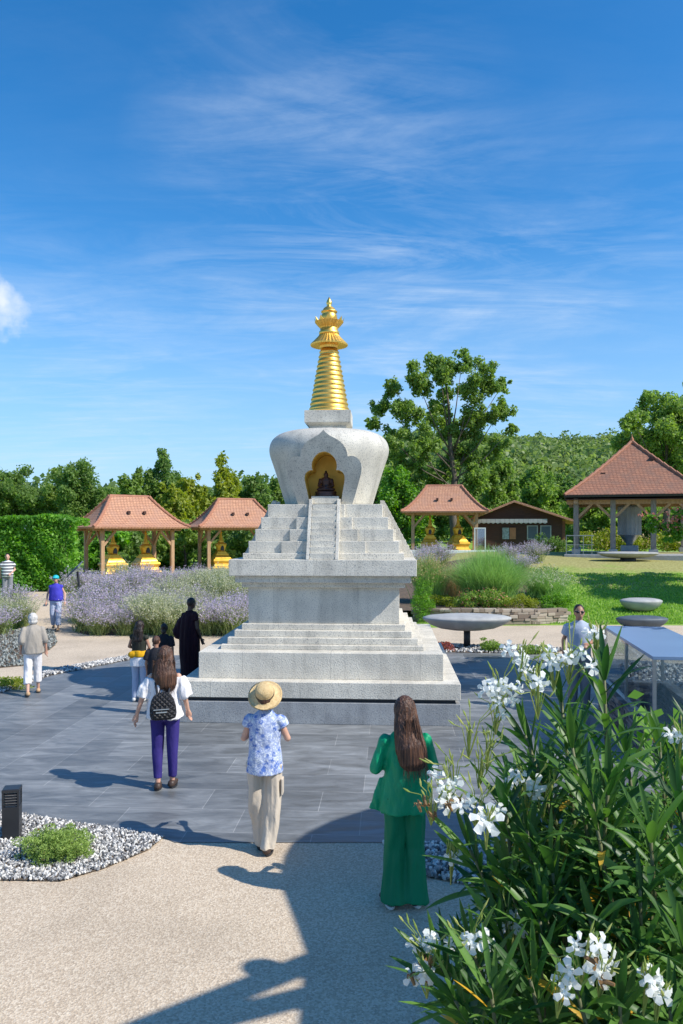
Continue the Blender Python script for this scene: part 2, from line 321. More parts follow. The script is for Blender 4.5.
# ------------------------------------------------------------------ geometry helpers
def tag(o, label=None, cat=None, group=None, kind=None):
    if label: o['label'] = label
    if cat: o['category'] = cat
    if group: o['group'] = group
    if kind: o['kind'] = kind
    return o
def empty(name, loc, label, cat, rz=0, group=None):
    o = bpy.data.objects.new(name, None); COL.objects.link(o); o.location = loc; o.rotation_euler = (0, 0, rz)
    o.empty_display_size = .2
    return tag(o, label, cat, group)
def link(name, me, m, parent=None, smooth=False):
    o = bpy.data.objects.new(name, me); COL.objects.link(o)
    if m is not None and not me.materials: me.materials.append(M[m] if isinstance(m, str) else m)
    if parent is not None: o.parent = parent
    if smooth: me.polygons.foreach_set('use_smooth', [True] * len(me.polygons))
    return o
def copy_tree(o, parent=None):
    c = o.copy(); COL.objects.link(c)
    c.parent = parent
    for ch in list(o.children): copy_tree(ch, c)
    return c
class G:
    def __init__(s): s.v = []; s.f = []
    def add(s, vs, fs):
        b = len(s.v); s.v += [tuple(p) for p in vs]; s.f += [tuple(i + b for i in f) for f in fs]; return s
    def box(s, x0, x1, y0, y1, z0, z1, T=None):
        vs = [Vector((x, y, z)) for z in (z0, z1) for (x, y) in ((x0, y0), (x1, y0), (x1, y1), (x0, y1))]
        if T is not None: vs = [T @ p for p in vs]
        return s.add(vs, [(3, 2, 1, 0), (4, 5, 6, 7), (0, 1, 5, 4), (1, 2, 6, 5), (2, 3, 7, 6), (3, 0, 4, 7)])
    def rings(s, rings, caps=True, closed=True):
        n = len(rings[0]); vs = [p for r in rings for p in r]; fs = []
        for i in range(len(rings) - 1):
            for j in range(n if closed else n - 1):
                a = i * n + j; b = i * n + (j + 1) % n
                fs.append((a, b, b + n, a + n))
        if caps: fs.append(tuple(range(n))[::-1]); fs.append(tuple((len(rings) - 1) * n + j for j in range(n)))
        return s.add(vs, fs)
    def lathe(s, prof, n=48, c=(0, 0, 0), caps=True):
        return s.rings([[Vector((c[0] + r * math.cos(2 * PI * j / n), c[1] + r * math.sin(2 * PI * j / n), c[2] + z)) for j in range(n)] for r, z in prof], caps)
    def sq(s, prof, c=(0, 0, 0)):
        return s.rings([[Vector((c[0] + a * r, c[1] + b * r, c[2] + z)) for a, b in ((-1, -1), (1, -1), (1, 1), (-1, 1))] for r, z in prof])
    def tube(s, pts, rads, n=8, flat=1.0):
        pts = [Vector(p) for p in pts]; R = []
        if not hasattr(rads, '__len__'): rads = [rads] * len(pts)
        u = None
        for i, p in enumerate(pts):
            d = (pts[min(i + 1, len(pts) - 1)] - pts[max(i - 1, 0)]).normalized()
            if u is None:
                if abs(d.z) > .75: u = Vector((1, 0, 0))
                else: u = d.cross(Vector((0, 0, 1)))
            u = (u - d * u.dot(d)).normalized(); w = d.cross(u).normalized()
            R.append([p + (u * math.cos(2 * PI * j / n) + w * math.sin(2 * PI * j / n) * flat) * rads[i] for j in range(n)])
        return s.rings(R)
    def cap(s, p0, r0, p1, r1, n=12, flat=1.0):
        p0 = Vector(p0); p1 = Vector(p1); d = (p1 - p0).normalized(); pts = []; rr = []
        for k in (0.05, .4, .75): pts.append(p0 - d * r0 * math.cos(k * PI / 2)); rr.append(r0 * math.sin(k * PI / 2))
        pts += [p0, p1]; rr += [r0, r1]
        for k in (.75, .4, .05): pts.append(p1 + d * r1 * math.cos(k * PI / 2)); rr.append(r1 * math.sin(k * PI / 2))
        return s.tube(pts, rr, n, flat)
    def ell(s, c, r, rot=(0, 0, 0), n=16, m=10):
        R = Euler(rot).to_matrix(); c = Vector(c); rs = []
        for i in range(m + 1):
            th = PI * (i + .02) / (m + .04)
            rs.append([c + R @ Vector((r[0] * math.sin(th) * math.cos(2 * PI * j / n), r[1] * math.sin(th) * math.sin(2 * PI * j / n), -r[2] * math.cos(th))) for j in range(n)])
        return s.rings(rs)
    def loft(s, st, n=28, pw=1.0):
        R = []
        for x, y, z, rx, ry in st:
            R.append([Vector((x + rx * math.cos(2 * PI * j / n), y + ry * math.sin(2 * PI * j / n), z)) for j in range(n)])
        return s.rings(R)
    def build(s, name, m, parent=None, smooth=False, bevel=0):
        me = bpy.data.meshes.new(name); me.from_pydata(s.v, [], s.f); me.update()
        bm = bmesh.new(); bm.from_mesh(me); bmesh.ops.recalc_face_normals(bm, faces=bm.faces)
        if bevel: bmesh.ops.bevel(bm, geom=[e for e in bm.edges if len(e.link_faces) == 2 and e.calc_face_angle(0) > .5], offset=bevel, segments=2, profile=.5, affect='EDGES')
        bm.to_mesh(me); bm.free()
        return link(name, me, m, parent, smooth)
    def remesh(s, name, m, parent, vox=.012, smooth=4, fold=0, fsc=(9, 9, 3), seed=0, disp=None):
        me = bpy.data.meshes.new('tmp'); me.from_pydata(s.v, [], s.f); me.update()
        bm = bmesh.new(); bm.from_mesh(me); bmesh.ops.recalc_face_normals(bm, faces=bm.faces); bm.to_mesh(me); bm.free()
        t = bpy.data.objects.new('tmp', me); COL.objects.link(t)
        r = t.modifiers.new('r', 'REMESH'); r.mode = 'VOXEL'; r.voxel_size = vox
        if smooth: k = t.modifiers.new('s', 'SMOOTH'); k.iterations = smooth; k.factor = .5
        dg = bpy.context.evaluated_depsgraph_get(); dg.update()
        out = bpy.data.meshes.new_from_object(t.evaluated_get(dg)); out.name = name
        bpy.data.objects.remove(t); bpy.data.meshes.remove(me)
        out.materials.clear()
        if fold or disp:
            nn = [v.normal.copy() for v in out.vertices]
            for v, nr in zip(out.vertices, nn):
                p = v.co; a = 0
                if fold:
                    q = noise.noise(Vector((p.x * fsc[0] + seed, p.y * fsc[1], p.z * fsc[2])))
                    q2 = noise.noise(Vector((p.x * fsc[0] * 2.3 + seed, p.y * fsc[1] * 2.3 + 5, p.z * fsc[2] * 2.0)))
                    a = fold * (q + .5 * q2)
                if disp: a += disp(p)
                v.co = p + nr * a
        return link(name, out, m, parent, True)
def poly(name, pts, m, z=0.0, parent=None, thick=0):
    bm = bmesh.new(); vs = [bm.verts.new((p[0], p[1], z)) for p in pts]
    es = [bm.edges.new((vs[i], vs[(i + 1) % len(vs)])) for i in range(len(vs))]
    bmesh.ops.triangle_fill(bm, edges=es, use_beauty=True)
    for f in bm.faces:
        f.normal_update()
        if f.normal.z < 0: f.normal_flip()
    me = bpy.data.meshes.new(name); bm.to_mesh(me); bm.free()
    return link(name, me, m, parent)
def smoothpoly(pts, n=6, closed=True):
    out = []; L = len(pts)
    for i in range(L):
        p0, p1, p2, p3 = [Vector(pts[(i + k) % L][:2]) for k in (-1, 0, 1, 2)]
        for k in range(n):
            t = k / n
            out.append(.5 * ((2 * p1) + (-p0 + p2) * t + (2 * p0 - 5 * p1 + 4 * p2 - p3) * t * t + (-p0 + 3 * p1 - 3 * p2 + p3) * t ** 3))
    return out
def leaves(name, pts, nrm, L, wd, m, parent=None, jit=.7, droop=0.0):
    """pts: n x 3 positions, nrm: n x 3 preferred normals; rhombus leaves"""
    n = len(pts)
    r = RNG.normal(size=(n, 3)); nn = nrm * (1 - jit) + r * jit * .7; nn /= np.linalg.norm(nn, axis=1, keepdims=True) + 1e-9
    a = RNG.normal(size=(n, 3)); a[:, 2] -= droop; u = np.cross(nn, a); u /= np.linalg.norm(u, axis=1, keepdims=True) + 1e-9
    w = np.cross(nn, u)
    s = (L * RNG.uniform(.6, 1.25, n))[:, None]; h = s * wd
    v = np.stack([pts - u * s * .5, pts + w * h * .5 + nn * s * .08, pts + u * s * .5, pts - w * h * .5 + nn * s * .08], 1).reshape(-1, 3)
    return quads(name, v, m, parent)
def quads(name, v, m, parent=None):
    n = len(v) // 4
    me = bpy.data.meshes.new(name); me.vertices.add(4 * n); me.vertices.foreach_set('co', v.astype(np.float32).ravel())
    me.loops.add(4 * n); me.loops.foreach_set('vertex_index', np.arange(4 * n, dtype=np.int32))
    me.polygons.add(n); me.polygons.foreach_set('loop_start', np.arange(0, 4 * n, 4, dtype=np.int32))
    me.update(calc_edges=True)
    return link(name, me, m, parent)
def blobpts(blobs, n, inner=.45):
    """leaf points in clumpy blobs. blobs: list of (x,y,z,rx,ry,rz)"""
    b = np.array(blobs, float); wgt = (b[:, 3] * b[:, 4] * b[:, 5]) ** (2 / 3.); wgt /= wgt.sum()
    idx = RNG.choice(len(b), n, p=wgt)
    d = RNG.normal(size=(n, 3)); d /= np.linalg.norm(d, axis=1, keepdims=True)
    rad = inner + (1 - inner) * RNG.uniform(0, 1, n) ** .6
    # lumpy radius
    ph = b[idx, 0] * 3.1 + b[idx, 2] * 1.7
    rad *= 1 + .16 * np.sin(d[:, 0] * 7 + ph) * np.sin(d[:, 2] * 6 + ph * 2) + .12 * np.sin(d[:, 1] * 9 + d[:, 2] * 8 + ph)
    return b[idx, :3] + d * b[idx, 3:] * rad[:, None], d
def subblobs(blobs, k, f=.45):
    out = []
    for (x, y, z, a, b, c) in blobs:
        for _ in range(k):
            d = RNG.normal(size=3); d /= np.linalg.norm(d); r = RNG.uniform(.35, 1.15); q = f * RNG.uniform(.55, 1.2)
            out.append((x + d[0] * a * r, y + d[1] * b * r, z + d[2] * c * r, a * q, b * q, c * q))
    return out
def tree(name, label, cat, base, blobs, n, L, leaf, bark='bark', tr=.25, group=None, inner=.3, wd=.6, k=7, f=.42, th=None):
    """blobs in world coords"""
    base = Vector(base); t = empty(name, base, label, cat, group=group)
    bl = [(x - base.x, y - base.y, z - base.z, a, b, c) for x, y, z, a, b, c in blobs]
    g = G(); top = max(b[2] for b in bl); cx = sum(b[0] for b in bl) / len(bl); cy = sum(b[1] for b in bl) / len(bl)
    spine = [Vector((cx * q * .8, cy * q * .8, top * q * .92)) for q in (0, .2, .4, .6, .8, 1)]
    for i in range(1, 6): spine[i] += Vector((random.uniform(-1, 1), random.uniform(-1, 1), 0)) * tr * .6
    g.tube([Vector((0, 0, -.3))] + spine, [tr * 1.3, tr * 1.15, tr * .85, tr * .68, tr * .5, tr * .3, tr * .1], 8)
    for b in bl:
        c = Vector(b[:3]); q = max(.12, min(.85, (c.z / top) * .62)); p = spine[0].lerp(spine[-1], q)
        i = min(4, int(q * 5)); p = spine[i].lerp(spine[i + 1], q * 5 - i)
        mid = p.lerp(c, .5) + Vector((0, 0, -.08 * (c - p).length))
        g.tube([p, mid, c], [tr * .22, tr * .13, tr * .04], 6)
    g.build('trunk', bark, t, True)
    sb = subblobs(bl, k, f); pts, d = blobpts(sb, n, inner)
    nr = d + np.array([0, 0, .5]); nr /= np.linalg.norm(nr, axis=1, keepdims=True)
    leaves('crown', pts, nr, L, wd, leaf, t, jit=.6)
    return t
def pxblobs(lst, d, dep=1.0):
    """px,py,rpx[,rpy] -> world blobs at distance d"""
    out = []
    for q in lst:
        px, py, r = q[:3]; rp = q[3] if len(q) > 3 else r
        dd = d + (q[4] if len(q) > 4 else RNG.uniform(-1, 1) * dep)
        out.append((X(px, dd), dd, Z(py, dd), r * dd / F, r * dd / F, rp * dd / F))
    return out
def pebbles(name, polyp, m, n, size, z=0.0, label='', dens=None):
    pl = [Vector(p[:2]) for p in polyp]
    x0 = min(p.x for p in pl); x1 = max(p.x for p in pl); y0 = min(p.y for p in pl); y1 = max(p.y for p in pl)
    def inside(x, y):
        c = False; j = len(pl) - 1
        for i in range(len(pl)):
            a, b = pl[i], pl[j]
            if (a.y > y) != (b.y > y) and x < (b.x - a.x) * (y - a.y) / (b.y - a.y) + a.x: c = not c
            j = i
        return c
    bm = bmesh.new(); bmesh.ops.create_icosphere(bm, subdivisions=1, radius=1)
    bv = np.array([v.co[:] for v in bm.verts]); bf = np.array([[v.index for v in f.verts] for f in bm.faces]); bm.free()
    V = []; Fc = []; c = 0; tries = 0
    while c < n and tries < n * 12:
        tries += 1
        x = random.uniform(x0, x1); y = random.uniform(y0, y1)
        if not inside(x, y): continue
        s = size * random.uniform(.6, 1.4)
        R = np.array(Euler((random.random() * 6, random.random() * 6, random.random() * 6)).to_matrix())
        q = (bv * (1 + RNG.uniform(-.22, .22, (len(bv), 1)))) * np.array([1, .75, .55]) * s
        V.append(q @ R.T + np.array([x, y, z + s * random.uniform(.2, .8)])); Fc.append(bf + c * len(bv)); c += 1
    V = np.concatenate(V); Fc = np.concatenate(Fc)
    me = bpy.data.meshes.new(name); me.from_pydata(V.tolist(), [], Fc.tolist()); me.update()
    o = link(name, me, m, None); tag(o, label, 'pebbles', kind='stuff'); return o

# ------------------------------------------------------------------ camera, world, light
cam_d = bpy.data.cameras.new('camera'); cam = bpy.data.objects.new('camera', cam_d); COL.objects.link(cam)
cam.location = (0, 0, CZ); cam.rotation_euler = (PI / 2, 0, 0)
cam_d.sensor_fit = 'VERTICAL'; cam_d.sensor_height = 36; cam_d.lens = F / 1024 * 36; cam_d.shift_y = 18 / 1024
cam_d.clip_start = .05; cam_d.clip_end = 3000; scn.camera = cam
SAZ = math.atan2(.92, -.39); SEL = math.radians(44.5)
sd = Vector((math.sin(SAZ) * math.cos(SEL), math.cos(SAZ) * math.cos(SEL), math.sin(SEL)))
sl = bpy.data.lights.new('sun', 'SUN'); sl.energy = 4.1; sl.angle = math.radians(.5); sl.color = (1, .95, .87)
so = bpy.data.objects.new('sun', sl); COL.objects.link(so); so.rotation_euler = (-sd).to_track_quat('-Z', 'Y').to_euler(); so.location = (20, -8, 30)
w = bpy.data.worlds.new('World'); scn.world = w; w.use_nodes = True; nt = w.node_tree; nt.nodes.clear()
wo = N(nt, 'ShaderNodeOutputWorld'); bg = N(nt, 'ShaderNodeBackground'); bg.inputs[1].default_value = .147
sky = N(nt, 'ShaderNodeTexSky', sky_type='NISHITA'); sky.sun_disc = False; sky.sun_elevation = SEL; sky.sun_rotation = SAZ
sky.air_density = 1.0; sky.dust_density = .3; sky.ozone_density = 3.0; sky.altitude = 200
hs = N(nt, 'ShaderNodeHueSaturation', i_1=1.36, i_2=.97); nt.links.new(sky.outputs[0], hs.inputs[4])
tc = N(nt, 'ShaderNodeTexCoord'); sp = N(nt, 'ShaderNodeSeparateXYZ'); nt.links.new(tc.outputs['Generated'], sp.inputs[0])
za = N(nt, 'ShaderNodeMath', operation='ADD', i_1=.10); nt.links.new(sp.outputs[2], za.inputs[0])
zm = N(nt, 'ShaderNodeMath', operation='MAXIMUM', i_1=.02); nt.links.new(za.outputs[0], zm.inputs[0])
uv = N(nt, 'ShaderNodeVectorMath', operation='DIVIDE'); nt.links.new(tc.outputs['Generated'], uv.inputs[0])
cz = N(nt, 'ShaderNodeCombineXYZ');
for k in range(3): nt.links.new(zm.outputs[0], cz.inputs[k])
nt.links.new(cz.outputs[0], uv.inputs[1])
def cirrus(rot, scl, ns, lo, hi, dist, loc=(0, 0, 0)):
    mp = N(nt, 'ShaderNodeMapping'); mp.inputs['Rotation'].default_value = (0, 0, rot); mp.inputs['Scale'].default_value = scl; mp.inputs['Location'].default_value = loc
    nt.links.new(uv.outputs[0], mp.inputs[0])
    n = N(nt, 'ShaderNodeTexNoise', i_2=ns, i_3=9.0); n.inputs['Roughness'].default_value = .66; n.inputs['Distortion'].default_value = dist
    nt.links.new(mp.outputs[0], n.inputs[0]); return ramp(nt, n.outputs[0], [(lo, 0.0), (hi, 1.0)])
hz = ramp(nt, sp.outputs[2], [(0.0, .85), (.13, .55), (.34, 0.0)])
a = cirrus(math.radians(-24), (.8, 2.2, 1), 1.7, .42, .86, 1.0, (5.3, 2.6, 0))
b_ = cirrus(math.radians(32), (.8, 2.6, 1), 1.3, .46, .86, .9, (2.1, 6.2, 0))
msk = cirrus(0, (.9, .9, 1), 1.2, .30, .62, .4, (4.4, 1.9, 0))
ab = mix(nt, 1.0, a, b_, 'ADD'); ab = mix(nt, 1.0, ab, msk, 'MULTIPLY')
def around(px, py, rad, sx=1.0, lo=0.0):
    c = Vector(((px - CX) / F, 1, (HY - py) / F)).normalized()
    v = N(nt, 'ShaderNodeVectorMath', operation='SUBTRACT'); nt.links.new(tc.outputs['Generated'], v.inputs[0]); v.inputs[1].default_value = c
    q = N(nt, 'ShaderNodeVectorMath', operation='MULTIPLY'); nt.links.new(v.outputs[0], q.inputs[0]); q.inputs[1].default_value = (sx, 1, 1)
    l = N(nt, 'ShaderNodeVectorMath', operation='LENGTH'); nt.links.new(q.outputs[0], l.inputs[0]); return ramp(nt, l.outputs[1], [(0.05, 1.0), (rad, lo)])
ar = mix(nt, 1.0, around(330, 190, .25, 1.0, .03), around(510, 330, .28, .7, .03), 'ADD'); ar = mix(nt, 1.0, ar, around(100, 400, .28, .5, 0.0), 'ADD')
ab = mix(nt, 1.0, ab, ar, 'MULTIPLY')
# small cumulus puff near the left edge
pd = Vector(((4 - CX) / F, 1, (HY - 304) / F)).normalized()
vd = N(nt, 'ShaderNodeVectorMath', operation='SUBTRACT'); nt.links.new(tc.outputs['Generated'], vd.inputs[0]); vd.inputs[1].default_value = pd
vs_ = N(nt, 'ShaderNodeVectorMath', operation='MULTIPLY'); nt.links.new(vd.outputs[0], vs_.inputs[0]); vs_.inputs[1].default_value = (1, 1, 1.25)
ln = N(nt, 'ShaderNodeVectorMath', operation='LENGTH'); nt.links.new(vs_.outputs[0], ln.inputs[0])
pn = N(nt, 'ShaderNodeTexNoise', i_2=26.0, i_3=7.0); nt.links.new(tc.outputs['Generated'], pn.inputs[0])
p1 = N(nt, 'ShaderNodeMath', operation='MULTIPLY_ADD', i_1=.11, i_2=-.055); nt.links.new(pn.outputs[0], p1.inputs[0])
p2 = N(nt, 'ShaderNodeMath', operation='ADD'); nt.links.new(p1.outputs[0], p2.inputs[0]); nt.links.new(ln.outputs[1], p2.inputs[1])
puff = ramp(nt, p2.outputs[0], [(.002, .95), (.036, 0.0)])
am = N(nt, 'ShaderNodeMath', operation='MULTIPLY', i_1=.52, use_clamp=True); nt.links.new(ab, am.inputs[0])
base_sky = mix(nt, hz, hs.outputs[0], (1.75, 3.05, 4.9))
fin = mix(nt, am.outputs[0], base_sky, (3.6, 4.3, 5.2))
fin = mix(nt, puff, fin, (4.4, 4.8, 5.4))
nt.links.new(fin, bg.inputs[0]); nt.links.new(bg.outputs[0], wo.inputs[0])
scn.view_settings.view_transform = 'Standard'; scn.view_settings.look = 'None'; scn.view_settings.gamma = 1; scn.view_settings.exposure = 0.45

# ------------------------------------------------------------------ ground, paths, plaza
xs = sorted(set([-400, -300, -200, -150, -110, -80, -60, -45, -36] + list(np.arange(-30, 31, 1.0)) + [36, 45, 60, 80, 110, 150, 200, 300, 400]))
ys = sorted(set([-60, -30, -15] + list(np.arange(-6, 22, 4.0)) + list(np.arange(22, 64, .75)) + list(np.arange(64, 200, 8.0)) + [220, 300, 500, 900]))
vv = [(x, y, ter(x, y) - (.012 if y < 26 else 0) - (.0 if y >= 23 else .008)) for y in ys for x in xs]
ff = [(j * len(xs) + i, j * len(xs) + i + 1, (j + 1) * len(xs) + i + 1, (j + 1) * len(xs) + i) for j in range(len(ys) - 1) for i in range(len(xs) - 1)]
me = bpy.data.meshes.new('ground'); me.from_pydata(vv, [], ff); me.update()
tag(link('ground', me, 'lawn', None, True), kind='structure')
tag(poly('path', [(-40, -20), (45, -20), (45, 18), (30, 23.2), (8.5, 24.3), (2.2, 24.0), (1.0, 22.0), (-2.0, 21.6), (-4, 22), (-6.5, 22.8), (-40, 22.9)], 'path', .0), kind='structure')
def ribbon(name, cl, m, dz=.006):
    g = G(); vs = []
    for i, (x, y, wd) in enumerate(cl):
        a = cl[max(i - 1, 0)]; b = cl[min(i + 1, len(cl) - 1)]; d = Vector((b[0] - a[0], b[1] - a[1])).normalized(); n = Vector((-d.y, d.x))
        for q in (-1, -.5, 0, .5, 1):
            xx = x + n.x * wd * q; yy = y + n.y * wd * q; vs.append((xx, yy, ter(xx, yy) + dz + .02 * (y > 23)))
    fs = [(5 * i + k, 5 * i + k + 1, 5 * i + k + 6, 5 * i + k + 5) for i in range(len(cl) - 1) for k in range(4)]
    me = bpy.data.meshes.new(name); me.from_pydata(vs, [], fs); me.update()
    return tag(link(name, me, m, None, True), kind='structure')
cl = []
for i in range(41):
    y = 22.4 + i * .35; t = (y - 22.4) / 14
    cl.append((lerp(-8.2, -13.5, t ** 1.0), y, lerp(1.1, 1.5, t)))
ribbon('garden_path', cl, 'path')
# plaza
pz = [P(0, 812)[:2]] + [P(24, 815)[:2], P(63, 822)[:2], P(127, 831)[:2], P(164, 838)[:2], P(175, 843)[:2], P(384, 843)[:2], (2.0, 7.35), (5, 7.6), (9, 9), (10.5, 12), (9.5, 15.5)]
pz += [(7, 17.6), (5, 18.5), (2.4, 18.9), (0, 19.0), (-2.6, 18.6), P(150, 656)[:2], P(110, 664)[:2], P(50, 676)[:2], P(0, 694)[:2], (-8.2, 12.6), (-8.6, 11), (-8, 9.3), (-6, 8.6)]
tag(poly('plaza', pz, 'plaza', .006), kind='structure')
gv = smoothpoly([P(*q)[:2] for q in ((0, 812), (24, 815), (63, 822), (127, 831), (164, 838), (148, 851), (105, 869), (61, 882), (0, 881))] + [(-4.2, 6.6), (-5.5, 6.9), (-5.6, 8.0), (-4.6, 8.3)], 1)
tag(poly('gravel_bed', gv, 'soil', .010), kind='structure')
pebbles('white_pebbles', gv, 'pebble', 17000, .015, .012, 'white and grey angular gravel around the low conifer')
g2 = [P(*q)[:2] for q in ((384, 844), (400, 862), (428, 878), (470, 886))] + [(1.9, 6.5), (2.4, 7.3)]
tag(poly('gravel_bed', g2, 'soil', .010), kind='structure')
pebbles('white_pebbles', g2, 'pebble', 2600, .024, .012, 'white and blue grey pebbles beside the green trousers')
st = [P(0, 694)[:2], P(50, 676)[:2], P(110, 664)[:2], P(150, 656)[:2], P(150, 653)[:2], P(109, 660)[:2], P(50, 671)[:2], P(0, 687)[:2]]
tag(poly('gravel_bed', st, 'soil', .010), kind='structure')
pebbles('white_pebbles', st, 'pebble', 2600, .028, .012, 'narrow strip of pale cobbles along the far edge of the plaza')
g3 = [(2.0, 18.9), (5.0, 18.6), (5.6, 19.2), (4.8, 19.9), (2.6, 20.0)]
tag(poly('gravel_bed', g3, 'soil', .011), kind='structure')
pebbles('white_pebbles', g3, 'pebble', 1300, .035, .012, 'pebbles under the low plants by the stone dish')
g4 = [(5.5, 14.6), (9.5, 13.8), (10, 16.2), (6.2, 17.2)]
tag(poly('gravel_bed', g4, 'soil', .011), kind='structure')
pebbles('white_pebbles', g4, 'pebble', 1800, .05, .012, 'pebble bed seen through the glass case')
rk = [P(*q)[:2] for q in ((0, 668), (40, 655), (57, 643), (54, 633))] + [(-8.9, 24.5), (-14, 24.5), (-16, 16.5)]
rk = smoothpoly(rk, 3)
tag(poly('gravel_bed', [(p.x, min(p.y, 23)) for p in rk], 'soil', .011), kind='structure')
pebbles('grey_stones', [(p.x, min(p.y, 23)) for p in rk], 'pebble_grey', 9000, .034, .012, 'grey green stones under the sage by the left path')
lb = [(-7.6, 22.4), (-6.4, 22.0), (-4.6, 21.95), (-2.6, 21.8), (-1.2, 22.3), (-.6, 24), (-.8, 28), (-2, 34), (-9.5, 34), (-10.2, 30), (-8.9, 26)]
g = G(); n = 16
bm = bmesh.new()
vs = []
cxx = sum(p[0] for p in lb) / len(lb); cyy = sum(p[1] for p in lb) / len(lb)
sp_ = smoothpoly(lb, 4)
for q in range(0, 9):
    for p in sp_:
        x = lerp(cxx, p.x, q / 8); y = lerp(cyy, p.y, q / 8); vs.append((x, y, ter(x, y) + .03 + .02 * (q < 8)))
fs = [(i * len(sp_) + j, i * len(sp_) + (j + 1) % len(sp_), (i + 1) * len(sp_) + (j + 1) % len(sp_), (i + 1) * len(sp_) + j) for i in range(8) for j in range(len(sp_))]
me = bpy.data.meshes.new('planting_bed'); me.from_pydata(vs, [], fs); me.update(); tag(link('planting_bed', me, 'soil'), kind='structure')
# grass blades on the lawn to the right
n = 60000
bx = RNG.uniform(3, 20, n); by = 24.6 + 8 * RNG.uniform(0, 1, n) ** 1.2
bz = np.array([ter(x, y) for x, y in zip(bx, by)])
b0 = np.stack([bx, by, bz - .01], 1); dr = RNG.normal(size=(n, 3)) * .03; dr[:, 2] = RNG.uniform(.05, .10, n)
sw = RNG.normal(size=(n, 3)) * .015; sw[:, 2] = 0
tag(quads('lawn_grass', np.stack([b0 - sw, b0 + sw, b0 + dr * .6 + sw * .8, b0 + dr], 1).reshape(-1, 3), 'grassblade'), 'short green lawn rising to the tiled shelter', 'grass', kind='stuff')

# ------------------------------------------------------------------ the great stupa
SR = -math.radians(3.4)
ST = empty('stupa', (-.225, 14.03, .006), 'large pale granite stupa with gilded ringed spire in the middle of the slate plaza', 'monument', SR)
def slab(name, h, z0, z1, m='granite', bev=.008): G().sq([(h, z0), (h, z1)]).build(name, m, ST, bevel=bev)
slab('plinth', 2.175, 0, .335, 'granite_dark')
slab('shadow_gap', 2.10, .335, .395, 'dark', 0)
slab('base_slab', 2.175, .395, .645); slab('base_slab', 1.93, .645, 1.06)
for h, a_, b2 in ((1.64, 1.06, 1.135), (1.549, 1.135, 1.24), (1.454, 1.24, 1.345), (1.351, 1.345, 1.44)): slab('base_step', h, a_, b2)
slab('body', 1.256, 1.44, 2.046)
slab('cornice', 1.35, 2.046, 2.13); slab('cornice', 1.446, 2.13, 2.245); slab('cornice', 1.532, 2.245, 2.51)
UT = [(1.336, 2.51, 2.61), (1.256, 2.61, 2.81), (1.16, 2.81, 3.01), (1.075, 3.01, 3.21), (.975, 3.21, 3.43)]
for h, a_, b2 in UT: slab('upper_tier', h, a_, b2)
# flanking blocks + stairs on four sides
for k in range(4):
    R = Matrix.Rotation(k * PI / 2, 4, 'Z')
    g = G()
    for (h, a_, b2), hw in zip(UT[1:], (.70, .57, .47, .34)):
        g.box(-hw, hw, -h - .045, -h + .05, a_ - .02, b2 - .002, R)
    g.build('stair_flank', 'granite', ST, bevel=.005)
    g = G(); ns = 9
    for i in range(ns):
        z0 = 2.512 + i * (.915 / ns); y = -1.50 + i * .055
        g.box(-.205, .205, y, -.9, z0, z0 + .915 / ns - .001 * 0, R)
    g.build('stair', 'granite', ST, bevel=.004)
    for s in (-1, 1):
        g = G(); a0, a1 = (.21 * s, .265 * s)
        prof = [(-1.53, 2.512), (-1.50, 2.575), (-1.0, 3.52), (-.93, 3.52), (-.93, 2.512)]
        g.rings([[R @ Vector((a0, y, z)) for y, z in prof], [R @ Vector((a1, y, z)) for y, z in prof]])
        g.build('stair_cheek', 'granite_plain', ST, bevel=.004)
# dome
dp = [(.0, 3.432), (.79, 3.432), (.80, 3.47), (.845, 3.62), (.90, 3.80), (.96, 4.0), (1.02, 4.18), (1.065, 4.31), (1.085, 4.41), (1.08, 4.50), (1.04, 4.60), (.96, 4.68), (.86, 4.73), (.72, 4.765), (.5, 4.785), (.0, 4.79)]
def smooth_prof(pr, n=4):
    out = []
    for i in range(len(pr) - 1):
        p0 = pr[max(i - 1, 0)]; p1 = pr[i]; p2 = pr[i + 1]; p3 = pr[min(i + 2, len(pr) - 1)]
        for k in range(n):
            t = k / n
            out.append(tuple(.5 * ((2 * p1[j]) + (-p0[j] + p2[j]) * t + (2 * p0[j] - 5 * p1[j] + 4 * p2[j] - p3[j]) * t * t + (-p0[j] + 3 * p1[j] - 3 * p2[j] + p3[j]) * t ** 3) for j in (0, 1)))
    out.append(pr[-1]); return out
dps = [dp[1]] + smooth_prof(dp[2:-1], 3)
dome = G().lathe(dps, 96).build('dome', 'granite_plain', ST, True)
U = .003446
def ol(lst):
    r = [(x * U, 4.643 - (y - 60) * U) for x, y in lst]
    return r
outer = [(0, 58), (10, 68), (24, 80), (42, 90), (62, 100), (80, 112), (95, 128), (107, 146), (114, 166), (116, 182), (128, 179), (145, 181), (160, 188), (172, 200), (180, 216), (183, 236), (180, 260), (170, 295), (156, 345), (145, 380), (134, 413)]
inner_ = [(0, 158), (14, 160), (28, 166), (42, 178), (53, 192), (60, 209), (62, 224), (61, 238), (58, 246), (70, 246), (82, 251), (92, 260), (98, 273), (99, 290), (95, 315), (88, 350), (82, 385), (80, 402)]
def loop(lst):
    h = ol(lst); return h + [(-x, z) for x, z in reversed(h[1:] if lst[0][0] == 0 else h)]
ro = loop(outer); ri = loop(inner_)
def prism(loopp, y0, y1):
    g = G(); g.rings([[Vector((x, y0, z)) for x, z in loopp], [Vector((x, y1, z)) for x, z in loopp]]); return g
cut = prism([(x * 1.04, (z - 3.9) * 1.03 + 3.9) for x, z in ri], -1.6, -.36).build('cutter', None)
bo = dome.modifiers.new('b', 'BOOLEAN'); bo.object = cut; bo.operation = 'DIFFERENCE'; bo.solver = 'EXACT'
cut.parent = ST
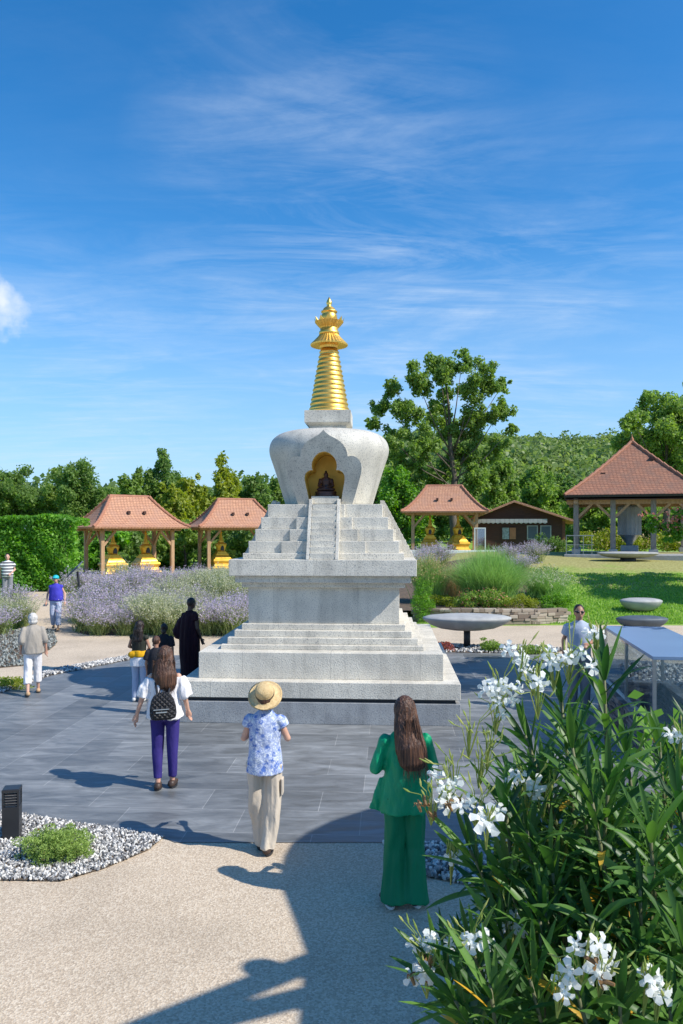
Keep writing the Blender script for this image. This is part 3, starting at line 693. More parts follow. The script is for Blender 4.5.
dg = bpy.context.evaluated_depsgraph_get(); dg.update()
nm = bpy.data.meshes.new_from_object(dome.evaluated_get(dg)); nm.name = 'dome'; dome.modifiers.clear(); dome.data = nm
bpy.data.objects.remove(cut)
def domer(z): return np.interp(z, [p[1] for p in dp[1:-1]], [p[0] for p in dp[1:-1]])
def fy(z): return -max(.86 + (z - 3.42) * .33, 0) - .035
def ring_mesh(name, o, i, yf, m, back=-.5):
    bm = bmesh.new()
    vo = [bm.verts.new((x, yf(z), z)) for x, z in o]; vi = [bm.verts.new((x, yf(z), z)) for x, z in i]
    es = [bm.edges.new((v[k], v[(k + 1) % len(v)])) for v in (vo, vi) for k in range(len(v))]
    bmesh.ops.triangle_fill(bm, edges=es, use_beauty=True)
    bo_ = [bm.verts.new((x, back, z)) for x, z in o]
    for k in range(len(o)): bm.faces.new((vo[k], vo[(k + 1) % len(o)], bo_[(k + 1) % len(o)], bo_[k]))
    bi = [bm.verts.new((x, yf(z) + .06, z)) for x, z in i]
    for k in range(len(i)): bm.faces.new((vi[k], bi[k], bi[(k + 1) % len(i)], vi[(k + 1) % len(i)]))
    bmesh.ops.recalc_face_normals(bm, faces=bm.faces)
    me = bpy.data.meshes.new(name); bm.to_mesh(me); bm.free(); return link(name, me, m, ST)
ring_mesh('niche_frame', ro, ri, fy, 'granite_plain')
g = G(); g.rings([[Vector((x, fy(z) + .055, z)) for x, z in ri], [Vector((x, -.40, z)) for x, z in ri]], caps=False)
g.add([Vector((x, -.40, z)) for x, z in ri], [tuple(range(len(ri)))])
g.build('niche_lining', 'gold_wall', ST)
G().box(-.235, .235, -.93, -.42, 3.44, 3.57).build('niche_ledge', 'granite', ST, bevel=.005)
G().sq([(.30, 4.76), (.315, 4.80), (.33, 4.85), (.405, 4.90), (.41, 4.91), (.41, 5.115), (.40, 5.12)]).build('neck_block', 'granite_plain', ST)
pr = [(.37, 5.12), (.375, 5.16), (.36, 5.17)]
nr_ = 13; z0 = 5.17; z1 = 6.29
for i in range(nr_):
    a0 = i / nr_; a1 = (i + 1) / nr_; ra = lerp(.355, .155, a0); rb = lerp(.355, .155, a1); h = (z1 - z0) / nr_; z = z0 + i * h
    pr += [(ra + .002, z + .006), (ra + .010, z + .016), (ra + .009, z + .032), (ra - .003, z + .038), (rb - .002, z + h - .006)]
G().lathe(pr, 48).build('ringed_spire', 'gold', ST, True)
def pleat(prof, n, amp):
    rs = []
    for k, (r, z) in enumerate(prof):
        rs.append([Vector(((r * (1 + amp * (j % 2))) * math.cos(2 * PI * j / n), (r * (1 + amp * (j % 2))) * math.sin(2 * PI * j / n), z)) for j in range(n)])
    g = G(); g.rings(rs); return g
pleat([(.16, 6.30), (.17, 6.34), (.325, 6.345), (.33, 6.37), (.27, 6.43), (.205, 6.50), (.17, 6.545)], 64, .045).build('spire_canopy', 'gold', ST)
G().lathe([(.17, 6.54), (.185, 6.56), (.185, 6.60), (.16, 6.615), (.165, 6.66), (.15, 6.67)], 32).build('spire_band', 'gold', ST, True)
g = G(); npt = 12
pleat([(.15, 6.64), (.17, 6.68), (.215, 6.73), (.255, 6.78), (.235, 6.785), (.16, 6.72)], 48, .04).build('lotus_crown', 'gold', ST)
for j in range(npt):
    an = 2 * PI * j / npt; c_, s_ = math.cos(an), math.sin(an); t_ = Vector((-s_, c_, 0)); o_ = Vector((c_, s_, 0))
    A = o_ * .25 + Vector((0, 0, 6.77)); g.add([A - t_ * .05, A + t_ * .05, o_ * .275 + Vector((0, 0, 6.86)), A - t_ * .05 - o_ * .02, A + t_ * .05 - o_ * .02], [(0, 1, 2), (4, 3, 2), (0, 2, 3), (1, 4, 2), (0, 3, 4, 1)])
g.build('crown_petals', 'gold', ST)
G().lathe([(.10, 6.72), (.135, 6.78), (.145, 6.85), (.14, 6.91), (.11, 6.94), (.145, 6.955), (.15, 6.975), (.12, 6.99), (.10, 7.03), (.06, 7.06), (.035, 7.08), (.05, 7.11), (.052, 7.14), (.035, 7.18), (.008, 7.235)], 32).build('finial', 'gold', ST, True)
# buddha statue in the niche
R = Matrix.Rotation(SR, 4, 'Z')
sp0 = Vector((-.225, 14.03, .006)) + R @ Vector((0, -.72, 3.57))
BU = empty('buddha_statue', sp0, 'small dark bronze seated buddha figure in the gilded niche of the stupa', 'statue', SR)
g = G().lathe([(.19, 0), (.20, .02), (.175, .045), (.19, .07), (.18, .09)], 32); g.build('pedestal', 'bronze', BU, True)
g = G(); g.ell((0, -.01, .125), (.165, .11, .045)); g.ell((-.10, -.04, .12), (.06, .06, .035)); g.ell((.10, -.04, .12), (.06, .06, .035))
g.loft([(0, .02, .12, .10, .08), (0, .02, .20, .075, .06), (0, .02, .28, .10, .06), (0, .02, .32, .08, .05), (0, .02, .34, .035, .035)])
g.ell((0, .01, .375), (.042, .045, .052)); g.ell((0, .01, .43), (.02, .02, .025)); g.cap((-.10, .02, .29), .03, (-.12, -.02, .19), .026); g.cap((.10, .02, .29), .03, (.12, -.02, .19), .026)
g.cap((-.12, -.02, .19), .024, (-.01, -.09, .16), .02); g.cap((.12, -.02, .19), .024, (.01, -.09, .16), .02)
g.remesh('figure', 'bronze', BU, .008, 2)

# ------------------------------------------------------------------ pavilions
def bar(g, a, b, wd, dp_=None):
    a = Vector(a); b = Vector(b); d = (b - a).normalized(); dp_ = dp_ or wd
    u = d.cross(Vector((0, 0, 1)));
    if u.length < .05: u = Vector((1, 0, 0))
    u.normalize(); v = d.cross(u).normalized()
    g.rings([[p + u * (sx * wd / 2) + v * (sy * dp_ / 2) for sx, sy in ((-1, -1), (1, -1), (1, 1), (-1, 1))] for p in (a, b)])
def roof(ex, ey, rx, ry, ze, zr, t, m, parent, pwr=1.4, n=10, th=.09, capm='tile_plain'):
    R_ = []
    for i in range(n + 1):
        q = i / n; hx = lerp(ex, rx, q); hy = lerp(ey, ry, q); z = ze + (zr - ze) * q ** pwr
        R_.append([Vector((a * hx, b * hy, z)) for a, b in ((-1, -1), (1, -1), (1, 1), (-1, 1))])
    low = [[Vector((p.x * .985, p.y * .985, p.z - th)) for p in r] for r in R_]
    g = G(); g.rings(R_, caps=False); g.rings([low[0], R_[0]], caps=False); g.rings([low[0], low[3]], caps=True)
    g.add(R_[-1], [(0, 1, 2, 3)])
    rf = g.build('roof', m, parent)
    g = G()
    for k in range(4):
        pts = [r[k] for r in R_]
        for i in range(len(pts) - 1):
            g.tube([pts[i] + Vector((0, 0, .01)), pts[i + 1] + Vector((0, 0, .05))], [.075, .085], 8)
    if rx > .3: g.tube([R_[-1][0] * .5 + R_[-1][3] * .5 + Vector((0, 0, .03)), R_[-1][1] * .5 + R_[-1][2] * .5 + Vector((0, 0, .03))], .09, 8)
    g.build('ridge_tiles', capm, rf)
    return rf
def small_pavilion(loc, rz, label, sc=1.0):
    t = empty('pavilion', loc, label, 'pavilion', rz, 'open tiled shelters over gilded stupas')
    px_, py_ = 2.0, 1.15
    roof(2.75, 1.85, 1.12, .10, 2.62, 4.27, t, 'tile', t)
    for sx in (-1, 1):
        for sy in (-1, 1):
            bx_, by_ = px_ * sx, py_ * sy
            g = G(); bar(g, (bx_, by_, -.2), (bx_, by_, 2.5), .19); g.build('post', 'wood', t, bevel=.01)
            g = G()
            for dx, dy in ((-sx, 0), (0, -sy)):
                pts = [Vector((bx_, by_, 1.55)), Vector((bx_ + dx * .32, by_ + dy * .32, 1.95)), Vector((bx_ + dx * .72, by_ + dy * .72, 2.40))]
                bar(g, pts[0], pts[1], .12); bar(g, pts[1], pts[2], .12)
            g.build('brace', 'wood', t)
    g = G()
    for sy in (-1, 1): bar(g, (-2.5, py_ * sy, 2.5), (2.5, py_ * sy, 2.5), .16, .2)
    for sx in (-1, 1): bar(g, (px_ * sx, -1.6, 2.52), (px_ * sx, 1.6, 2.52), .15, .19)
    g.build('beam', 'wood', t)
    for s in (-.45, .45):
        for sy in (-1, 1): G().box(s - .07, s + .07, sy * .95 - .08, sy * .95 + .08, 3.32, 3.48).build('roof_vent', 'wood_dark', t)
    G().box(-2.6, 2.6, -1.7, 1.7, -.4, .05).build('floor_slab', 'concrete', t, bevel=.01)
    return t
def gold_stupa(loc, rz, label):
    t = empty('gilded_stupa', loc, label, 'stupa', rz, 'small gilded stupas under the shelters')
    G().sq([(.66, 0), (.68, .06), (.66, .12), (.56, .20), (.52, .34), (.58, .42), (.62, .50), (.60, .58), (.50, .66), (.46, .74), (.42, .80), (.38, .84)]).build('base', 'gold_paint', t, bevel=.012)
    G().sq([(.38, .84), (.38, .92), (.31, .92), (.31, 1.0), (.26, 1.0), (.26, 1.06)]).build('steps', 'gold_paint', t)
    G().lathe([(.24, 1.06), (.27, 1.2), (.33, 1.38), (.345, 1.46), (.32, 1.55), (.22, 1.60), (.1, 1.62)], 24).build('dome', 'gold_paint', t, True)
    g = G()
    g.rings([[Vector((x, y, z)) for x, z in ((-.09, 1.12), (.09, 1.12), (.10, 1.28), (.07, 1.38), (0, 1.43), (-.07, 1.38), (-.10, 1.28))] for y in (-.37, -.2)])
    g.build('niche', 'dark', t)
    G().sq([(.11, 1.60), (.14, 1.62), (.14, 1.72), (.10, 1.73)]).build('neck', 'gold_paint', t)
    pr = []
    for i in range(9):
        r = lerp(.12, .04, i / 9); z = 1.73 + i * .05; pr += [(r, z), (r + .008, z + .02), (r - .006, z + .045)]
    pr += [(.09, 2.19), (.085, 2.23), (.04, 2.26), (.05, 2.31), (.02, 2.36), (.005, 2.42)]
    G().lathe(pr, 20).build('spire', 'gold_paint', t, True)
    return t
def loc3(px, d, dz=0): x = X(px, d); return Vector((x, d, ter(x, d) + dz))
a0 = math.radians(39); L0 = loc3(129.5, 42.5)
pv1 = small_pavilion(L0, a0, 'tiled timber shelter left of the lavender with two gilded stupas, leftmost of the row')
def inpav(L, a_, x, y, z=.05): v = Matrix.Rotation(a_, 3, 'Z') @ Vector((x, y, 0)); return L + v + Vector((0, 0, z))
proto_gs = gold_stupa(inpav(L0, a0, -.95, 0), a0, 'gilded stupa on the left under the leftmost tiled shelter')
def gs(L, label, rz): 
    c = copy_tree(proto_gs); c.location = L; c.rotation_euler = (0, 0, rz); c['label'] = label; return c
gs(inpav(L0, a0, .95, 0), 'gilded stupa on the right under the leftmost tiled shelter', a0)
a1 = math.radians(24); L1 = loc3(236, 47.5)
pv2 = copy_tree(pv1); pv2.location = L1; pv2.rotation_euler = (0, 0, a1); pv2['label'] = 'tiled timber shelter partly hidden by the left flank of the granite stupa'
gs(inpav(L1, a1, -.95, 0), 'gilded stupa seen just left of the granite tiers under the half hidden shelter', a1)
a2 = math.radians(-6); L2 = loc3(444, 50); L2.z = 1.56
pv3 = copy_tree(pv1); pv3.location = L2; pv3.rotation_euler = (0, 0, a2); pv3['label'] = 'tiled timber shelter right of the granite stupa beside the dark wooden cabin'
for ch in list(pv3.children):
    pass
gs(inpav(L2, a2, -.9, 0), 'gilded stupa with open niche on the left under the shelter beside the cabin', a2)
gs(inpav(L2, a2, .9, 0), 'gilded stupa with bell shaped body on the right under the shelter beside the cabin', a2 + .3)
t = empty('low_wall', (L2.x, L2.y - 2.4, L2.z - .22), 'low white wall in front of the shelter beside the cabin', 'wall')
G().box(-3.2, 2.9, -.15, .15, -.6, .42).build('wall_body', 'white', t, bevel=.01)

# big pavilion on the right
BL = loc3(632, 40); BL.z = Z(553.5, 40); ba = -math.atan2(BL.x, 40)
BP = empty('prayer_wheel_shelter', BL, 'large pyramid roofed tiled shelter on the rise at the right edge', 'pavilion', ba + math.radians(3))
rf = roof(3.28, 3.28, .05, .05, 2.95, 5.75, BP, 'tile_dark', BP, 1.12, 12, .12, 'tile_plain')
G().lathe([(.14, 5.68), (.15, 5.78), (.07, 5.86), (.10, 5.93), (.02, 6.08), (.005, 6.2)], 12).build('roof_finial', 'orange', rf, True)
G().rings([[Vector((a * r, b * r, z)) for a, b in ((-1, -1), (1, -1), (1, 1), (-1, 1))] for r, z in ((3.30, 2.82), (3.33, 2.92))], caps=True).build('gutter', 'dark', BP)
for s in (-1.45, 0.9):
    G().box(s - .1, s + .1, -1.9 if s < 0 else -1.2, -1.6 if s < 0 else -.9, (3.95 if s < 0 else 4.75), (4.1 if s < 0 else 4.9)).build('roof_vent', 'wood_dark', BP)
for sx, sy in ((-1, -1), (-.37, -1), (.30, -1), (1, -1), (-1, -.3), (1, 0), (-1, .35), (-1, 1), (0, 1), (1, 1)):
    bx_, by_ = sx * 2.75, sy * 2.75
    g = G(); bar(g, (bx_, by_, .25), (bx_, by_, 2.7), .24); pst = g.build('post', 'wood_grey', BP, bevel=.01)
    g = G(); g.sq([(.2, -.6), (.2, .28)], (bx_, by_, 0)); g.build('post_footing', 'concrete', pst)
    g = G()
    for dx, dy in ((1, 0), (-1, 0), (0, 1), (0, -1)):
        if abs(bx_ + dx) < 2.9 and abs(by_ + dy) < 2.9 and not (dx and abs(sy) < .5) and not (dy and abs(sx) < .5): bar(g, (bx_, by_, 1.75), (bx_ + dx * .8, by_ + dy * .8, 2.55), .12)
    if g.v: g.build('brace', 'wood', BP)
g = G()
for s in (-1, 1): bar(g, (-3.2, 2.75 * s, 2.62), (3.2, 2.75 * s, 2.62), .2, .26); bar(g, (2.75 * s, -3.2, 2.64), (2.75 * s, 3.2, 2.64), .2, .24)
g.build('beam', 'wood', BP)
G().box(-3.3, 3.3, -3.3, 3.3, -.8, .02).build('floor_slab', 'concrete', BP, bevel=.02)
G().box(-3.28, 3.28, -3.28, 3.28, 2.70, 2.74).build('ceiling_boards', 'wood_dark', BP)
g = G()
for x in np.arange(-3.2, -1.8, .4): bar(g, (x, -3.25, 0), (x, -3.25, .95), .03)
bar(g, (-3.2, -3.25, .95), (-1.9, -3.25, .95), .04); bar(g, (-3.2, -3.25, .5), (-1.9, -3.25, .5), .025)
tr_ = empty('stair_railing', BL, 'thin grey metal railing at the left corner of the pyramid roofed shelter', 'railing', ba + math.radians(3))
g.build('rail', 'concrete', tr_)
PW = empty('prayer_drum', inpav(BL, ba, -.12, -1.1, .02), 'tall pale ribbed prayer drum under the pyramid roofed shelter', 'prayer drum', ba)
rs = []
for r, z in ((.55, .95), (.57, 1.0), (.57, 2.35), (.5, 2.45)):
    rs.append([Vector(((r * (1 - .05 * (j % 2))) * math.cos(2 * PI * j / 36), (r * (1 - .05 * (j % 2))) * math.sin(2 * PI * j / 36), z)) for j in range(36)])
G().rings(rs).build('drum', 'granite_dark', PW)
G().lathe([(.15, .42), (.16, .5), (.5, .95), (.54, .97)], 32).build('cone', 'steel', PW, True)
G().sq([(.42, 0), (.42, .42)]).build('pedestal', 'concrete', PW, bevel=.015)

# cabin
HL = Vector((X(530, 52), 52, 1.60)); 
CB = empty('cabin', HL, 'dark brown wooden cabin with red tiled gable roof behind the grasses', 'cabin', math.radians(-8))
G().box(-3.6, 1.9, -1.5, 2.5, -.4, 2.15).build('wall', 'wood_dark', CB)
G().box(1.903, 2.1, -1.48, 2.4, -.4, 2.0).build('side_wall', 'wood_red', CB)
g = G()
prof = [(-4.0, 2.2), (-1.2, 3.35), (2.9, 1.95)]
for y0, y1, in ((-2.1, 3.0),):
    top_ = [Vector((x, y, z)) for y in (y0, y1) for x, z in prof]
    bot_ = [p - Vector((0, 0, .14)) for p in top_]
    g.add(top_ + bot_, [(0, 1, 4, 3), (1, 2, 5, 4), (6, 9, 10, 7), (7, 10, 11, 8), (0, 6, 7, 1), (1, 7, 8, 2), (3, 4, 10, 9), (4, 5, 11, 10), (0, 3, 9, 6), (2, 8, 11, 5)])
g.build('roof', 'tile', CB)
g = G(); g.add([(-3.6, -1.51, 2.15), (1.9, -1.51, 2.15), (1.9, -1.51, 2.2), (-1.2, -1.51, 3.2), (-3.6, -1.51, 2.2)], [(0, 1, 2, 3, 4)]); g.build('gable', 'wood_dark', CB)
g = G()
for i in range(16):
    x = -3.9 + i * .3; g.add([(x, -2.0, 2.12), (x + .29, -2.0, 2.12), (x + .29, -2.0, 1.88), (x + .145, -1.98, 1.80), (x, -2.0, 1.88), (x, -1.97, 2.12), (x + .29, -1.97, 2.12)], [(0, 1, 2, 3, 4), (0, 5, 6, 1)])
g.build('awning_valance', 'concrete', CB)
for x0_, x1_ in ((-.35, .35), (.5, 1.2)):
    f = G().box(x0_, x1_, -1.56, -1.503, .78, 1.70).build('window', 'concrete', CB)
    G().box(x0_ + .07, x1_ - .07, -1.57, -1.562, .84, 1.64).build('pane', 'concrete_blue', f)
f = G().box(-2.0, -1.0, -1.56, -1.503, .75, 1.6).build('window', 'wood_dark', CB); G().box(-1.93, -1.5, -1.57, -1.562, .8, 1.55).build('pane', 'windowglass', f); G().box(-1.46, -1.07, -1.57, -1.562, .8, 1.55).build('poster', 'orange', f)
gl = empty('glass_screen', Vector((X(480, 47.5), 47.5, Z(556, 47.5))), 'white framed glass screen between the right shelter and the cabin', 'screen', -.1)
g = G()
for x0_, x1_ in ((-.35, -.29), (.29, .35)): g.box(x0_, x1_, -.03, .03, 0, 1.75)
g.box(-.29, .29, -.03, .03, 1.69, 1.75); g.box(-.29, .29, -.03, .03, 0, .06); g.build('frame', 'white', gl)
G().box(-.29, .29, -.01, .01, .06, 1.69).build('pane', 'glass', gl)
wb = loc3(3, 36)
gl = empty('white_post', loc3(0, 37), 'white post rising behind the man in the striped shirt', 'post'); G().sq([(.16, -.2), (.16, 2.0), (.2, 2.0), (.2, 2.1)]).build('post_body', 'white', gl)

# ------------------------------------------------------------------ stone dishes
def dish(loc, a, b, h, m, label, post=None, rz=0, tilt=0):
    t = empty('stone_dish', loc, label, 'stone bench', rz, 'lens shaped stone dishes')
    zz = post or 0
    prof = [(.35, 0), (.62, .12), (.82, .34), (.94, .56), (.99, .70), (1.0, .76), (.985, .82), (.88, .90), (.6, .98), (.2, 1.0)]
    g = G(); n_ = 56
    g.rings([[Vector((a * r * math.cos(2 * PI * j / n_), b * r * math.sin(2 * PI * j / n_), zz + h * z)) for j in range(n_)] for r, z in prof])
    g.build('bowl', m, t, True)
    if post: G().lathe([(.085, -.02), (.085, zz + .05)], 20).build('pedestal', 'dark', t, True)
    else: G().lathe([(min(a, b) * .5, -.2), (min(a, b) * .45, .03)], 20).build('pedestal', 'dark', t, True)
    return t
p = P(467, 648); dish((p.x, p.y, 0), 1.13, .62, .40, 'concrete', 'wide grey stone dish raised on a dark post right of the stupa', post=.46)
p = P(642, 629); dish((p.x, p.y, .0), .78, .42, .40, 'concrete_blue', 'dark blue grey stone dish on the path edge behind the glass case')
x = X(641, 26.3); dish((x, 26.3, ter(x, 26.3)), .72, .45, .44, 'concrete', 'pale grey stone dish standing on the lawn')
x = X(559, 37); dish((x, 37, Z(566, 37)), .82, .5, .27, 'concrete', 'small pale stone dish on the rise below the cabin')
x = X(628, 36); dish((x, 36, Z(558, 36)), 1.45, .75, .3, 'concrete', 'broad stone dish in front of the prayer wheel shelter')

# stacked stone wall holding the bed
def stonewall(name, label, line, h, m, base=0, th=.35, sl=.28, shh=.085):
    t = empty(name, (line[0][0], line[0][1], base), label, 'stone wall'); o = Vector(t.location); g = G()
    for (x0_, y0_), (x1_, y1_) in zip(line, line[1:]):
        a = Vector((x0_, y0_, base)); b = Vector((x1_, y1_, base)); L = (b - a).length; d = (b - a) / L; ang = math.atan2(d.y, d.x)
        z = 0
        while z < h:
            hh = shh * random.uniform(.7, 1.4); s = -random.random() * .2
            while s < L:
                w_ = sl * random.uniform(.5, 1.5)
                c = a + d * min(max(s + w_ / 2, 0), L) - o; T = Matrix.Translation(c) @ Matrix.Rotation(ang + random.uniform(-.06, .06), 4, 'Z')
                dd = th / 2 + random.uniform(-.03, .03)
                g.box(-w_ / 2 + .006, w_ / 2 - .006, -dd, dd, z + .004, z + hh - .004, T); s += w_
            z += hh
    g.build('stones', m, t, bevel=.008)
    return t
stonewall('dry_stone_wall', 'low dry stone wall of buff flat stones retaining the shrub bed', [(2.4, 24.9), (3.6, 24.55), (5.0, 24.5), (6.2, 24.6), (7.2, 25.0)], .44, 'drystone')
g = G()
bp_ = [(1.6, 25.3), (2.4, 25.0), (3.6, 24.7), (5.0, 24.65), (6.2, 24.75), (7.2, 25.1), (7.6, 27), (8.0, 30), (8.4, 34), (8, 38), (3, 38), (.5, 34), (.6, 28)]
sp_ = smoothpoly(bp_, 3); cxx, cyy = 4.6, 30; vs = []
for q in range(9):
    for p in sp_:
        x = lerp(cxx, p.x, q / 8); y = lerp(cyy, p.y, q / 8); vs.append((x, y, max(ter(x, y) + .05, .38) - (.3 if q == 8 and y > 26 else 0)))
fs = [(i * len(sp_) + j, i * len(sp_) + (j + 1) % len(sp_), (i + 1) * len(sp_) + (j + 1) % len(sp_), (i + 1) * len(sp_) + j) for i in range(8) for j in range(len(sp_))]
me = bpy.data.meshes.new('planting_bed'); me.from_pydata(vs, [], fs); me.update(); tag(link('planting_bed', me, 'soil'), kind='structure')

# bollard
p = P(12, 838); BO = empty('bollard_light', (p.x, p.y, .01), 'short black square bollard light with slatted head on the white gravel', 'bollard', math.radians(12))
G().sq([(.078, 0), (.078, .315)]).build('post', 'black_paint', BO, bevel=.003)
g = G()
for i in range(5): g.sq([(.060, .335 + i * .026), (.074, .327 + i * .026), (.074, .331 + i * .026), (.060, .340 + i * .026)])
g.build('louvre', 'black_paint', BO)
G().sq([(.052, .315), (.052, .455)]).build('diffuser', 'steel', BO)
g = G()
for a, b in ((-1, -1), (1, -1), (1, 1), (-1, 1)): g.box(a * .07 - .008, a * .07 + .008, b * .07 - .008, b * .07 + .008, .315, .455)
g.build('corner_post', 'black_paint', BO)
G().sq([(.08, .455), (.08, .48), (.07, .486)]).build('cap', 'black_paint', BO, bevel=.002)

# information panel at the far left
p = P(72, 607, .2); IP = empty('information_panel', (X(76, 26.5), 26.5, ter(X(76, 26.5), 26.5)), 'tilted dark information panel on a slim post beside the lavender', 'sign', math.radians(-20))
g = G(); bar(g, (.25, 0, -.1), (.05, .02, 1.28), .06); g.build('post', 'dark', IP)
G().box(-.30, .30, -.02, .02, -.24, .24, Matrix.Translation((-.05, 0, 1.36)) @ Matrix.Rotation(math.radians(-38), 4, 'Y') @ Matrix.Rotation(math.radians(-62), 4, 'X')).build('panel', 'concrete_blue', IP)

# glass case
A = P(653, 765); A = Vector((3.98, 9.83, 0)); Bv = Vector((4.42, 12.95, 0)); d = (Bv - A); Lg = d.length; ga = math.atan2(d.y, d.x) - PI / 2
GC = empty('glass_case', A, 'long glass box, its lid coloured as reflected sky, on a stacked slate base behind the oleander', 'glass case', ga)
Wd, tz = .95, 1.39
G().box(-.012, Wd, -.012, Lg, tz - .045, tz).build('lid', 'case_top', GC, bevel=.004)
for nme, bb in (('pane', (0.002, .012, .03, Lg - .03)), ('pane', (Wd - .02, Wd - .01, .03, Lg - .03)), ('pane', (.03, Wd - .03, .002, .012)), ('pane', (.03, Wd - .03, Lg - .02, Lg - .01))):
    G().box(*bb, .5, tz - .045).build(nme, 'glass', GC)
for cx_, cy_ in ((0, 0), (Wd - .04, 0), (0, Lg - .04), (Wd - .04, Lg - .04), (0, Lg / 2)):
    G().box(cx_ - .002, cx_ + .04, cy_ - .002, cy_ + .04, .5, tz - .046).build('frame_post', 'steel', GC)
G().box(-.02, .05, 0, Lg, .47, .5).build('bottom_rail', 'steel', GC)
g = G()
for y0_, y1_, x0_, x1_ in ((-.1, .1, -.1, Wd + .1), (Lg - .2, Lg, -.1, Wd + .1)):
    z = 0
    while z < .46:
        hh = random.uniform(.035, .07); s = x0_
        while s < x1_:
            w_ = random.uniform(.12, .4); g.box(s + .004, min(s + w_, x1_) - .004, y0_ + random.uniform(-.015, .015), y1_, z + .003, z + hh - .003); s += w_
        z += hh
for x0_, x1_ in ((-.1, .1), (Wd - .1, Wd + .1)):
    z = 0
    while z < .46:
        hh = random.uniform(.035, .07); s = .1
        while s < Lg - .2:
            w_ = random.uniform(.12, .4); g.box(x0_ + random.uniform(-.015, .015), x1_, s + .004, min(s + w_, Lg - .2) - .004, z + .003, z + hh - .003); s += w_
        z += hh
g.build('slate_base', 'slate', GC)

# unseen canopy shaped to throw the foreground shade, right of and behind the viewpoint
TC = empty('shade_caster', (6, 2, 0), 'unseen flat round cornered slab beyond the right edge, shaped to shade the path', 'shade_slab')
hC = 4.5; off = Vector((.92, -.39)) * hC / math.tan(SEL)
edge = [P(*q)[:2] for q in ((430, 806), (379, 811), (342, 823), (318, 835), (303, 846), (296, 858), (292, 877), (297, 896), (309, 925), (321, 956))]
edge = [(e[0] + off.x - 6, e[1] + off.y - 2) for e in edge]
ou = [(14, 5.0)] + edge + [(-1.95, -.2), (-1.9, -6), (14, -6)]
g = G(); g.rings([[Vector((x, y, hC)) for x, y in ou], [Vector((x, y, hC + .12)) for x, y in ou]]); g.build('roof', 'concrete', TC)  # slab outline is the wanted shade outline moved up towards the sun
g = G(); e0 = P(322, 957); e1 = P(120, 1036); sh = Vector((off.x - 6, off.y - 2, hC - .02))
def beam(p, q, wd):
    a = Vector((p.x, p.y, 0)) + sh; b = Vector((q.x, q.y, 0)) + sh; bar(g, a, a.lerp(b, 1.6), wd, .08)
beam(P(330, 953), P(159, 1021), .17)
beam(P(345, 985), P(215, 1018), .16)
g.build('beam', 'concrete', TC)  # bars added so their shade falls as lines on the path
g = G(); k_ = P(262, 968); g.ell(Vector((k_.x, k_.y, 0)) + sh, (.13, .12, .11)); g.build('shade_knob', 'concrete', TC)  # lump added only for its round blot of shade, gives no light
for x, y in ((1.0, 2.2), (1.0, -4), (12, 2.2), (12, -4), (-1.0, -4.5)):
    g = G(); g.lathe([(.1, 0), (.1, hC)], 16, (x, y, 0)); g.build('post', 'steel', TC, True)
exec_people = True

# ------------------------------------------------------------------ people
def hand(g, w, d, side, r=1.0):
    """palm + four fingers + thumb from wrist w along d; side = direction of the thumb"""
    w = Vector(w); d = Vector(d).normalized(); s = Vector(side); s = (s - d * s.dot(d)).normalized(); n = d.cross(s)
    c = w + d * .045
    g.tube([w - d * .01, w + d * .02, w + d * .06, w + d * .088], [.024 * r, .034 * r, .040 * r, .036 * r], 12, .5)
    for k, (o_, l) in enumerate(((.028, .062), (.010, .072), (-.009, .068), (-.027, .052))):
        a = w + d * .08 + s * o_; b = a + d * l * .5 + n * .006 + s * o_ * .12; e = b + d * l * .45 + n * .022
        g.cap(a, .0095 * r, b, .0088 * r, 8); g.cap(b, .0088 * r, e, .007 * r, 8)
    a = w + d * .025 + s * .028; b = a + d * .03 + s * .024 + n * .008; e = b + d * .03 + s * .006 + n * .012
    g.cap(a, .013 * r, b, .011 * r, 8); g.cap(b, .011 * r, e, .009 * r, 8)
def base_pose():
    return dict(hipL=(-.09, 0, .87), hipR=(.09, 0, .87), kneeL=(-.095, .02, .48), kneeR=(.095, .02, .48), ankL=(-.095, -.01, .09), ankR=(.095, -.01, .09),
                shL=(-.155, 0, 1.33), shR=(.155, 0, 1.33), elL=(-.21, -.02, 1.09), elR=(.21, -.02, 1.09), wrL=(-.21, .06, .86), wrR=(.21, .06, .86),
                head=(0, .02, 1.55), hrot=(0, 0, 0), toeL=(-.02, 1, 0), toeR=(.02, 1, 0))
